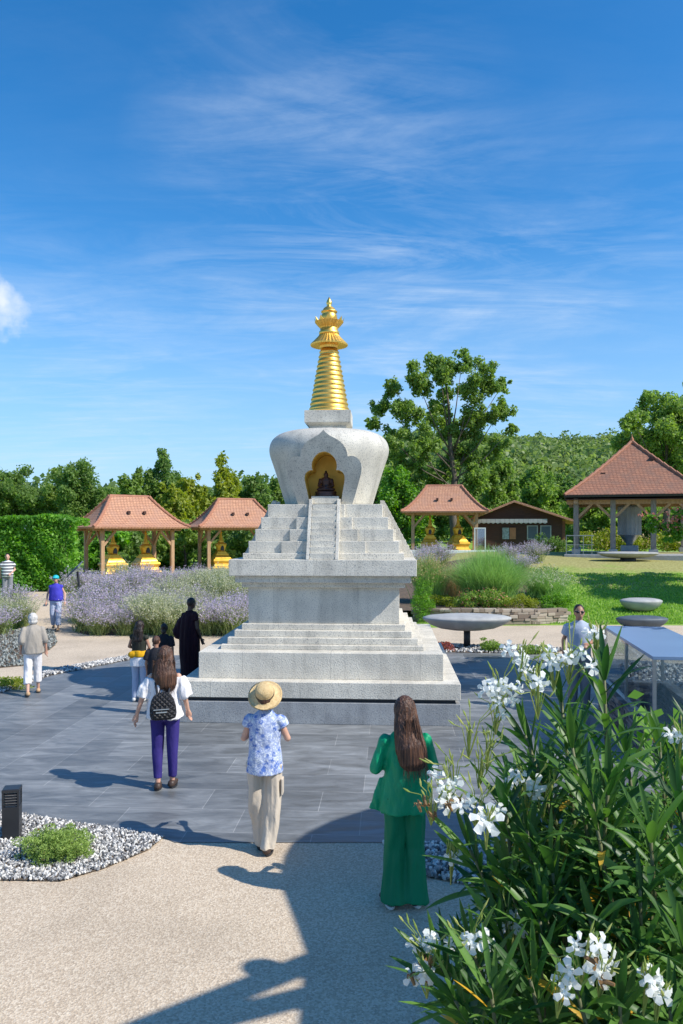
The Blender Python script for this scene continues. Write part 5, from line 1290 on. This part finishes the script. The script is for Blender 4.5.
shrub(p2, [(0, 0, .10, .31, .28, .16), (.11, .03, .12, .21, .22, .14), (-.15, 0, .09, .19, .20, .12), (.02, -.06, .14, .18, .18, .13)], 20000, .022, 'leaf_conifer', 'low rounded light green dwarf conifer on the white gravel', wd=.35, flower='tip_bronze', fn=14, inner=.8, jit=.9, fl=.03, k=34, f=.2)
p = gz(420, 622, 24.6); p.z = .05; shrub(p, [(0, 0, .55, .35, .3, .65), (.25, .1, .4, .3, .3, .5)], 3500, .075, 'leaf_bright', 'tall leafy green herb right beside the stupa steps', wd=.3)
p = gz(484, 612, 25.3); p.z = .42; shrub(p, [(-.45, 0, .28, .42, .35, .33), (.15, .05, .33, .5, .4, .42), (.55, 0, .22, .35, .3, .28)], 4500, .06, 'leaf_mid', 'pink flowered green bush on top of the dry stone wall', flower='pinkflower', fn=260)
p = gz(520, 612, 25.3); p.z = .42; shrub(p, [(0, 0, .22, .5, .4, .30), (.4, .1, .15, .3, .3, .2)], 3200, .05, 'leaf_yg', 'low yellow green bush on the dry stone wall')
p = gz(553, 612, 25.5); p.z = .40; shrub(p, [(0, 0, .22, .55, .45, .34), (.45, .2, .2, .4, .4, .28)], 3600, .06, 'leaf_bright', 'leafy green bush at the right end of the dry stone wall')
p = gz(545, 592, 29); shrub(p, [(0, 0, .5, .9, .6, .6), (.6, .4, .3, .6, .5, .4)], 4200, .08, 'leaf_mid', 'rounded green bush behind the right end of the stone wall')
p = gz(455, 605, 26.5); p.z = .4; shrub(p, [(0, 0, .15, .9, .6, .2)], 3000, .06, 'leaf_yg', 'flat yellow green ground shrub between the grasses')
p = P(490, 652); shrub((p.x, p.y, .01), [(0, 0, .14, .34, .22, .17)], 1800, .045, 'leaf_mid', 'small round green plant on the pebbles behind the slate')
p = P(533, 654); shrub((p.x, p.y, .01), [(0, 0, .10, .26, .2, .13)], 1400, .045, 'leaf_mid', 'small dark green plant at the right end of the pebble strip')
p = P(447, 651); shrub((p.x, p.y, .01), [(0, 0, .10, .24, .18, .12)], 1200, .045, 'redleaf', 'small red and yellow leaved plant by the post of the stone dish')
p = P(30, 688); p2 = (X(4, 14.6), 14.6, .01); shrub(p2, [(0, 0, .1, .5, .3, .12)], 1400, .05, 'leaf_yg', 'low yellow green cushion plant on the cobbles at the left edge')
x = X(575, 44); shrub((X(551, 45), 45, 1.5), [(0, 0, .5, .8, .6, .7), (.7, 0, .3, .6, .5, .5)], 2200, .12, 'leaf_dark', 'dark green bush in front of the cabin')
# yellow and white flowers near the big shelter
for i, (px, fl_, lab) in enumerate(((600, 'yellow', 'yellow flowering shrub under the pyramid roof at left'), (622, 'y', 'low flowering shrub behind the prayer wheel'), (663, 'y', 'flowering shrub at the right edge below the pink tree'))):
    d = 47; shrub((X(px, d), d, 1.7), [(0, 0, .6, 1.3, .8, .8), (.9, .2, .5, .9, .7, .6)], 3000, .13, 'leaf_yg', lab, flower='drygrass', fn=200, fl=.12)

# hedge on the left
HD = empty('hedge', (-17, 32.5, .5), 'tall dense bright green laurel hedge behind the striped shirt man', 'hedge')
G().box(-10, 5.3, -.1, .7, -.5, 2.4).build('hedge_core', 'leaf_dark', HD, bevel=.2)
n = 52000; xx = RNG.uniform(-8, 6.1, n); side = RNG.uniform(0, 1, n)
lump = .1 * np.sin(xx * 2.3) * np.sin(xx * .9 + 1) ; zt = 3.05 + .05 * np.sin(xx * 1.7) + .06 * np.sin(xx * 4.1)
zz = RNG.uniform(0, 1, n) * zt; yy = -1.0 - .08 * np.sin(xx * 2.1 + zz * 1.6) - .07 * np.sin(xx * 5 + zz * 4) + RNG.uniform(0, .55, n) ** 1.3
tp = side < .3; zz[tp] = zt[tp] - RNG.uniform(0, .35, tp.sum()) ** 1.2; yy[tp] = RNG.uniform(-1.1, 1.0, tp.sum())
pts = np.stack([xx, yy, zz], 1); nr = np.tile([0, -.8, .5], (n, 1)); nr[tp] = [0, -.2, 1]
leaves('foliage', pts, nr, .17, .5, 'leaf_hedge', HD, .75)
# dark shrub row behind the shelters
random.seed(5)
for i, (px, d, top_, m_, rw) in enumerate(((118, 48, 520, 'leaf_dark', 2.6), (150, 50, 512, 'leaf_dark', 3), (185, 49, 516, 'leaf_mid', 2.8), (215, 54, 512, 'leaf_dark', 3), (255, 53, 515, 'leaf_dark', 3), (285, 56, 508, 'leaf_mid', 3), (95, 47, 530, 'leaf_hedge', 2.2))):
    x = X(px, d); z0 = ter(x, d); h = Z(top_, d) - z0
    tree('background_shrub', ['dark shrub directly behind the leftmost shelter', 'tall dark shrub above the left gilded stupas', 'green shrub between the two left shelters', 'dark shrub behind the half hidden shelter', 'dark shrub behind the left granite tiers', 'green shrub behind the dome base on the left', 'bright green shrub at the right end of the hedge'][i], 'shrub', (x, d, z0), [(x - rw * .4, d, z0 + h * .5, rw * .6, rw * .5, h * .5), (x + rw * .4, d, z0 + h * .45, rw * .6, rw * .5, h * .45), (x, d, z0 + h * .25, rw, rw * .6, h * .3)], 5000, .28, m_, tr=.12, k=7, f=.42)

# ------------------------------------------------------------------ trees
x = X(456, 60)
tree('tall_tree', 'tall open crowned green tree rising behind the dome and cabin', 'tree', (x, 60, 1.7),
     pxblobs([(440, 368, 16), (462, 362, 12), (417, 380, 15), (486, 376, 15), (503, 384, 8), (470, 392, 17), (443, 398, 17), (395, 390, 11), (382, 402, 11), (410, 412, 17), (374, 424, 9), (500, 412, 12), (478, 420, 15), (448, 425, 17), (392, 440, 15), (420, 446, 17), (512, 428, 6), (465, 452, 18), (495, 448, 15), (440, 470, 18), (400, 466, 14), (480, 476, 18), (425, 488, 14)], 60, 2.2),
     50000, .26, 'leaf_tree', 'bark', tr=.34, inner=.05, k=15, f=.42)
def bushy(px, d, top_, wpx, m_, label, n=8000, L=.4, nm='tree', base=None, dens=1):
    x = X(px, d); z0 = ter(x, d) if base is None else Z(base, d); h = Z(top_, d) - z0; r = wpx * d / F / 2
    bl = []
    random.seed(int(px * 7 + d))
    for q in range(7): bl.append((x + random.uniform(-.6, .6) * r, d + random.uniform(-.6, .6) * r, z0 + h * random.uniform(.35, .8), r * .5, r * .5, h * .2))
    bl.append((x, d, z0 + h * .82, r * .5, r * .5, h * .18)); bl.append((x, d, z0 + h * .35, r * .9, r * .8, h * .3))
    return tree(nm, label, 'tree', (x, d, z0), bl, int(n * 1.5), L * .8, m_, tr=.02 * h, k=11, f=.44, inner=.08)
bushy(402, 54, 463, 50, 'leaf_bright', 'bright green bushy tree right of the stone dome', 14000, .26)
bushy(498, 66, 458, 46, 'leaf_tree', 'mid green tree right of the tall tree behind the cabin', 9000)
bushy(530, 70, 468, 52, 'leaf_mid', 'rounded tree behind the right end of the cabin', 9000)
bushy(560, 72, 476, 54, 'leaf_dark', 'dark tree between the cabin and the pyramid roof', 9000)
bushy(440, 66, 478, 50, 'leaf_dark', 'dark tree behind the shelter beside the cabin', 8000)
bushy(470, 62, 495, 44, 'leaf_mid', 'low leafy tree above the cabin roof', 7000)
bushy(595, 64, 492, 60, 'leaf_mid', 'low tree seen between the posts of the pyramid roofed shelter', 8000)
bushy(640, 62, 505, 60, 'leaf_mid', 'leafy tree behind the prayer wheel', 8000)
bushy(690, 60, 500, 60, 'leaf_dark', 'dark tree behind the pink flowered tree', 7000)
tree('tree', 'broad pale green open tree above the pyramid roof at the right edge', 'tree', (X(668, 56), 56, 2), pxblobs([(655, 408, 16), (680, 412, 18), (635, 425, 15), (665, 430, 18), (622, 445, 12), (645, 452, 18), (690, 440, 20), (675, 465, 20), (710, 420, 20), (700, 470, 20), (628, 470, 12)], 56, 2), 36000, .24, 'leaf_mid', tr=.3, inner=.05, k=14, f=.5)
for a in ((12, 78, 466, 66, 'leaf_dark', 'dark green tree above the hedge at the left edge'), (52, 80, 470, 50, 'leaf_tree', 'mid green tree second from the left edge'), (82, 76, 460, 62, 'leaf_dark', 'rounded dark tree just left of the leftmost shelter roof'), (-25, 76, 470, 60, 'leaf_tree', 'tree cut by the left edge above the hedge'),
          (160, 74, 446, 44, 'leaf_dark', 'narrow taller tree above the leftmost shelter roof'), (138, 72, 472, 34, 'leaf_tree', 'small tree left of the narrow taller tree'), (192, 64, 474, 44, 'leaf_yg', 'yellow green tree between the two left shelters'),
          (222, 68, 460, 50, 'leaf_yg', 'taller yellow green tree behind the half hidden shelter'), (175, 60, 486, 40, 'leaf_yg', 'low yellow green tree just above the leftmost shelter'), (258, 72, 470, 44, 'leaf_dark', 'dark tree behind the half hidden shelter roof'), (288, 76, 472, 44, 'leaf_tree', 'green tree touching the left side of the dome'), (110, 82, 486, 50, 'leaf_tree', 'low tree in the gap left of the leftmost roof'), (325, 80, 480, 50, 'leaf_tree', 'tree hidden behind the dome'), (375, 78, 480, 40, 'leaf_dark', 'dark tree just right of the dome')):
    bushy(*a, 9000, .40)
# wooded hill
def forest(name, label, cells, n_each, L, m_):
    P_ = []; D_ = []
    for (x, y, z, r) in cells:
        n_ = n_each; d = RNG.normal(size=(n_, 3)); d /= np.linalg.norm(d, axis=1, keepdims=True); d[:, 2] = np.abs(d[:, 2]) * 1.2 - .25
        rad = r * (.75 + .3 * RNG.uniform(0, 1, n_)) * (1 + .18 * np.sin(d[:, 0] * 8 + x) * np.sin(d[:, 2] * 7 + y))
        P_.append(np.array([x, y, z]) + d * rad[:, None] * np.array([1, 1, 1.15])); D_.append(d)
    o = leaves(name, np.concatenate(P_), np.concatenate(D_), L, .7, m_, None, .55); tag(o, label, 'forest', kind='stuff')
random.seed(3); cells = []
for i in range(560):
    y = random.uniform(95, 215); px = random.uniform(380, 760); x = X(px, y)
    q = (y - 95) / 115; z = lerp(4.5, 27, q ** .8) + 1.2 * math.sin(x * .08) + (px - 520) * .006 * q
    cells.append((x, y, z - 1.5, random.uniform(2.6, 4.4)))
forest('forest', 'wooded hillside behind the cabin and the pyramid roofed shelter', cells, 260, .95, 'leaf_forest')
cells = []
for i in range(120):
    y = random.uniform(100, 150); px = random.uniform(-80, 400); x = X(px, y); cells.append((x, y, 5.5 + random.uniform(-1, 1.2), random.uniform(3, 4.5)))
forest('forest', 'low band of distant woodland behind the left hedge and shelters', cells, 240, .95, 'leaf_forest')
# hillside under the forest
vs = []; fs = []; nx = 30; ny = 8
for j in range(ny):
    for i in range(nx):
        y = lerp(88, 260, j / (ny - 1)); x = lerp(-10, 190, i / (nx - 1)); q = max(0, min(1, (y - 95) / 115)); vs.append((x, y, (lerp(3.2, 25.0, q ** .8) - 1) * sstep(-8, 14, x) if j else 0))
for j in range(ny - 1):
    for i in range(nx - 1): a = j * nx + i; fs.append((a, a + 1, a + nx + 1, a + nx))
me = bpy.data.meshes.new('hill'); me.from_pydata(vs, [], fs); me.update(); tag(link('hill', me, 'leaf_dark', None, True), kind='structure')
# pink flowered tree at the right edge
T_ = tree('crape_myrtle', 'pink flowered leafy branch of a tree reaching in at the right edge', 'tree', (15.3, 31, 1.0), pxblobs([(664, 524, 13, 9), (648, 518, 9, 6), (682, 532, 14, 9), (700, 518, 18, 14), (680, 512, 10, 6), (720, 530, 18), (672, 540, 9, 5)], 31, .5), 7000, .13, 'leaf_bright', tr=.12, inner=.2, wd=.5)
pts, d = blobpts([(b[0] - 15.3, b[1] - 31, b[2] - 1.0, b[3], b[4], b[5]) for b in pxblobs([(664, 518, 11, 6), (648, 514, 8, 4), (682, 522, 14, 9), (690, 512, 14, 9)], 30.6, .3)], 200, .7)
leaves('flowers', pts, d, .12, .8, 'pinkflower', T_, .6)['kind'] = 'stuff'
# trees standing right of the picture whose shade falls on the plaza and lawn
tree('shade_tree', 'leafy tree standing right of the plaza outside the picture', 'tree', (9.6, 12.8, 0), [(8.6, 13.6, 5.6, 1.5, 1.5, 1.3), (7.8, 13.4, 5.0, 1.2, 1.2, 1.0), (9.9, 13.8, 6.0, 1.5, 1.5, 1.3), (8.8, 15.2, 5.2, 1.3, 1.3, 1.1), (10.4, 12.4, 5.2, 1.6, 1.6, 1.3)], 12000, .2, 'leaf_mid', tr=.2, k=6, f=.5)
tree('shade_tree', 'leafy tree standing right of the lawn outside the picture', 'tree', (17.5, 27.5, 1.2), [(17, 27.5, 6.4, 1.8, 1.8, 1.4), (18.5, 27, 6.6, 1.8, 1.8, 1.4), (15.9, 27.8, 6.0, 1.2, 1.2, 1.0), (17.6, 28.6, 7.4, 1.5, 1.5, 1.2)], 9000, .25, 'leaf_mid', tr=.2, k=6, f=.5)

# ------------------------------------------------------------------ oleander in the foreground
random.seed(21); RNG = np.random.default_rng(21)
OL = Vector((.95, 1.95, 0))
OB = empty('oleander', OL, 'white flowering oleander bush with long dark leaves filling the lower right corner', 'shrub')
lv = []; ylv = []; gs_ = G()
def leafblade(base, dirv, L, w_, up, curl):
    d = dirv.normalized(); s = d.cross(up)
    if s.length < .05: s = d.cross(Vector((1, 0, 0)))
    s.normalize(); nrm = s.cross(d).normalized(); out = []; prev = None
    c = base.copy(); dd = d.copy(); K = 6
    for i in range(K + 1):
        t_ = i / K; ww = w_ * (math.sin(PI * min(1, (t_ * .90 + .08))) ** .75) if i < K else 0.0005
        a = c - s * ww + nrm * ww * .35; b = c + s * ww + nrm * ww * .35
        if prev is not None: out.append((prev[0], prev[1], c.copy(), a)); out.append((prev[1], prev[2], b, c.copy()))
        prev = (a, c.copy(), b)
        dd = (dd + Vector((0, 0, -curl / K))).normalized(); c = c + dd * (L / K)
    return out
def stem(tip, base=None, bare=.35, nodes=13, L=.138, dens=3, yel=.02, topup=0.0):
    b = base or (OL + Vector((random.uniform(-.35, .35), random.uniform(-.35, .35), 0)))
    m1 = b.lerp(tip, .55) + Vector((random.uniform(-.12, .12), random.uniform(-.12, .12), .12)); pts = []
    for i in range(13):
        t_ = i / 12; pts.append((1 - t_) ** 2 * b + 2 * t_ * (1 - t_) * m1 + t_ * t_ * tip)
    gs_.tube([p - OL for p in pts], [lerp(.014, .0035, i / 12) for i in range(13)], 6)
    Lt = (tip - b).length; n_ = max(6, int(nodes)); span = .034 * n_ / Lt
    for k in range(n_):
        f = 1 - span * (k / n_); f = max(.05, f); i = min(11, int(f * 12)); p = pts[i].lerp(pts[i + 1], f * 12 - i); ax = (pts[min(i + 1, 12)] - pts[i]).normalized()
        u = ax.cross(Vector((0, 1, .2))).normalized(); v = ax.cross(u).normalized(); ph = k * 1.05 + random.random() * .3
        opening = lerp(.35, 1.35, min(1, k / n_ * 1.3)) + random.uniform(-.12, .15)
        for j in range(dens):
            a = ph + 2 * PI * j / dens + random.uniform(-.25, .25); o_ = u * math.cos(a) + v * math.sin(a)
            dv = ax * math.cos(opening) + o_ * math.sin(opening)
            l = L * random.uniform(.75, 1.15) * (1 if k > 0 else .7)
            (ylv if random.random() < yel * (k / n_) * 2 else lv).extend(leafblade(p + o_ * .004, dv, l, l * random.uniform(.046, .070), ax, random.uniform(-.1, .6) if random.random() < .8 else random.uniform(.6, 1.3)))
tips = [(604, 668, 1.75, 15), (560, 690, 1.8, 12), (525, 735, 1.75, 12), (570, 735, 1.7, 14), (505, 800, 1.7, 10), (545, 790, 1.75, 13), (590, 790, 1.6, 14), (625, 745, 1.9, 12), (650, 830, 1.5, 13), (470, 850, 1.7, 9), (505, 875, 1.65, 12), (550, 860, 1.6, 13), (600, 860, 1.65, 13), (640, 890, 1.5, 13), (680, 800, 1.7, 13), (690, 870, 1.5, 13),
        (470, 945, 1.55, 11), (500, 930, 1.6, 12), (540, 920, 1.55, 12), (590, 920, 1.5, 13), (640, 950, 1.45, 12), (685, 940, 1.4, 12), (455, 1000, 1.5, 11), (490, 985, 1.45, 13), (530, 980, 1.45, 13), (575, 985, 1.4, 13), (620, 1005, 1.35, 12), (670, 1010, 1.35, 12), (440, 965, 1.6, 9), (700, 740, 2.0, 12)]
for px, py, d, nn in tips: stem(W(px, py, d), nodes=nn)
for _ in range(62):
    py = random.uniform(770, 1060); lo = interp(py, [(700, 560), (800, 500), (900, 470), (1060, 450)]); px = random.uniform(lo + 14, 760); d = random.uniform(1.55, 2.5)
    stem(W(px, py, d), nodes=random.randint(9, 14), yel=.07)
for _ in range(34):
    py = random.uniform(720, 1000); px = random.uniform(interp(py, [(700, 560), (800, 500), (900, 465), (1060, 450)]), 700); d = random.uniform(1.8, 2.4); stem(W(px, py, d), nodes=12, yel=.05)
for _ in range(40):
    py = random.uniform(900, 1120); px = random.uniform(460, 780); d = random.uniform(1.5, 2.3); stem(W(px, py, d), nodes=14, yel=.05)
for px, py, d, ang in ((600, 695, 1.7, .3), (545, 590 + 200, 1.5, .5)): pass
gs_.build('stem', 'stem', OB, True)
def lq(name, L_, m_, parent, kind='stuff'):
    v = np.array([[p - OL for p in q] for q in L_]).reshape(-1, 3) if False else np.array([[(p.x - OL.x, p.y - OL.y, p.z - OL.z) for p in q] for q in L_]).reshape(-1, 3)
    # merge each leaf's quads into one island
    g = bpy.data.meshes.new(name)
    key = {}; vs = []; fs = []
    for i in range(0, len(v), 4):
        f = []
        for p in v[i:i + 4]:
            k = tuple(np.round(p, 6))
            if k not in key: key[k] = len(vs); vs.append(k)
            f.append(key[k])
        if len(set(f)) > 2: fs.append(f)
    g.from_pydata(vs, [], fs); g.update(); o = link(name, g, m_, parent, True)
    if kind: o['kind'] = kind
    return o
lq('leaf', lv, 'leaf_oleander', OB); lq('leaf', ylv, 'leaf_yellow', OB)['label'] = 'yellow leaves'
def flower(g, c, nrm, r):
    nrm = nrm.normalized(); u = nrm.cross(Vector((0, 0, 1)))
    if u.length < .1: u = Vector((1, 0, 0))
    u.normalize(); v = nrm.cross(u); a0_ = random.random() * 6
    for k in range(5):
        a = a0_ + 2 * PI * k / 5 + random.uniform(-.12, .12); a2_ = a + .35; d = u * math.cos(a) + v * math.sin(a); s = -u * math.sin(a) + v * math.cos(a)
        rr = r * random.uniform(.85, 1.1); b = c + nrm * -.006
        p = [b - s * r * .08, b + s * r * .08, c + d * rr * .45 + s * rr * .20 + nrm * .004, c + d * rr * .82 + s * rr * .36 + nrm * random.uniform(-.004, .004), c + d * rr + s * rr * .12 + nrm * random.uniform(-.006, .002), c + d * rr * .88 - s * rr * .20 - nrm * .002, c + d * rr * .45 - s * rr * .16 + nrm * .002]
        g.add(p, [(0, 1, 2, 6), (6, 2, 3, 5), (5, 3, 4)])
    # trumpet throat
    g.rings([[c + nrm * z + (u * math.cos(2 * PI * j / 6) + v * math.sin(2 * PI * j / 6)) * q for j in range(6)] for q, z in ((.0045, .0), (.003, -.02))])
def cluster(px, py, d, nfl, spread, r=.022, brown=0, nbud=8):
    c = W(px, py, d); t = empty('flower_cluster', c - OL, None, None); t.parent = OB
    bd = G()
    for _ in range(max(1, round(nfl * .75)) if nfl else 0):
        o_ = Vector((random.gauss(0, spread), random.gauss(0, spread * .7), random.gauss(0, spread * .8))); nn = (Vector((o_.x * 4, -.7, o_.z * 3 + .35)) + Vector((random.uniform(-.5, .5), random.uniform(-.3, .3), random.uniform(-.4, .4))))
        fl = G(); flower(fl, o_, nn, r * random.uniform(.85, 1.15)); fl.build('flower', 'petal', t); bd.tube([o_ - nn.normalized() * .02, o_ * .4 + Vector((0, .02, -.035)), Vector((0, .02, -.07))], [.002, .0015, .002], 5)
    for _ in range(nbud):
        o_ = Vector((random.gauss(0, spread * 1.2), random.gauss(0, spread * .6), random.gauss(.01, spread))); dv = (o_ * 22 + Vector((random.uniform(-.5, .5), 0, .6))).normalized()
        bd.tube([Vector((0, .02, -.07)), o_ * .5, o_], [.0014, .001, .001], 5); bd.tube([o_, o_ + dv * .008, o_ + dv * random.uniform(.014, .026)], [.0014, .0024, .0005], 6)
    bd.build('buds', 'bud', t)['kind'] = 'stuff'
    if brown:
        g = G()
        for _ in range((brown + 1) // 2):
            o_ = Vector((random.gauss(0, spread), random.gauss(-.01, spread * .5), random.gauss(-.02, spread))); flower(g, o_, Vector((random.uniform(-1, 1), random.uniform(-1, 1), random.uniform(-1, 1))), r * .6)
        g.build('withered_flowers', 'seed', t)['kind'] = 'stuff'
for a in ((571, 655, 1.75, 6, .022), (556, 662, 1.75, 4, .02), (598, 634, 1.8, 2, .010), (500, 683, 1.75, 7, .024), (497, 706, 1.75, 5, .018), (522, 655, 1.8, 4, .022), (535, 668, 1.8, 3, .018), (450, 790, 1.7, 7, .024, .023, 4), (432, 797, 1.7, 3, .018, .021, 5), (488, 820, 1.6, 2, .006, .030), (528, 788, 1.7, 5, .022), (545, 792, 1.7, 3, .016, .024), (452, 858, 1.75, 1, .006, .026),
          (515, 905, 1.75, 4, .024), (425, 945, 1.6, 6, .020, .022, 5, 10), (428, 970, 1.58, 4, .016, .022, 5), (585, 950, 1.35, 5, .018, .026, 3), (603, 966, 1.35, 4, .014, .026), (648, 982, 1.33, 3, .012, .026), (660, 996, 1.33, 3, .010, .026), (497, 965, 1.75, 3, .02), (590, 855, 1.8, 3, .02), (478, 800, 1.65, 4, .02), (512, 925, 1.6, 5, .024), (540, 690, 1.7, 3, .02), (470, 935, 1.5, 4, .018), (560, 985, 1.35, 3, .014), (682, 735, 1.9, 2, .012), (515, 845, 1.9, 2, .02)):
    cluster(*a)
for px, py in ((470, 730), (488, 745), (455, 765), (480, 760), (640, 920), (565, 835)): cluster(px, py, 1.72, 0, .022, nbud=11)
# small climbing vine with heart leaves by the glass case
VN = empty('climbing_vine', (X(665, 2.8), 2.8, 0), 'light green heart leaved vine climbing in front of the glass case', 'vine')
g = G(); o_ = Vector(VN.location)
paths = [[(700, 1000), (672, 860), (655, 790), (640, 745), (652, 712)], [(720, 1000), (685, 830), (668, 770), (672, 730)], [(740, 1000), (700, 880), (640, 850), (610, 880)], [(720, 1000), (690, 900), (660, 880), (625, 820)]]
lp = []
for pth in paths:
    q = [W(a, b, 2.8) - o_ for a, b in pth]; g.tube([Vector((q[0].x, 0, 0))] + q, [.005] + [.003] * len(q), 5)
    for a, b in zip(q, q[1:]):
        for _ in range(16): lp.append(a.lerp(b, random.random()) + Vector((random.gauss(0, .05), random.gauss(0, .05), random.gauss(0, .04))))
g.build('stem', 'bud', VN); lp = np.array([tuple(v) for v in lp]); leaves('foliage', lp, np.tile([0, -.7, .6], (len(lp), 1)), .055, .8, 'leaf_bright', VN, .5)
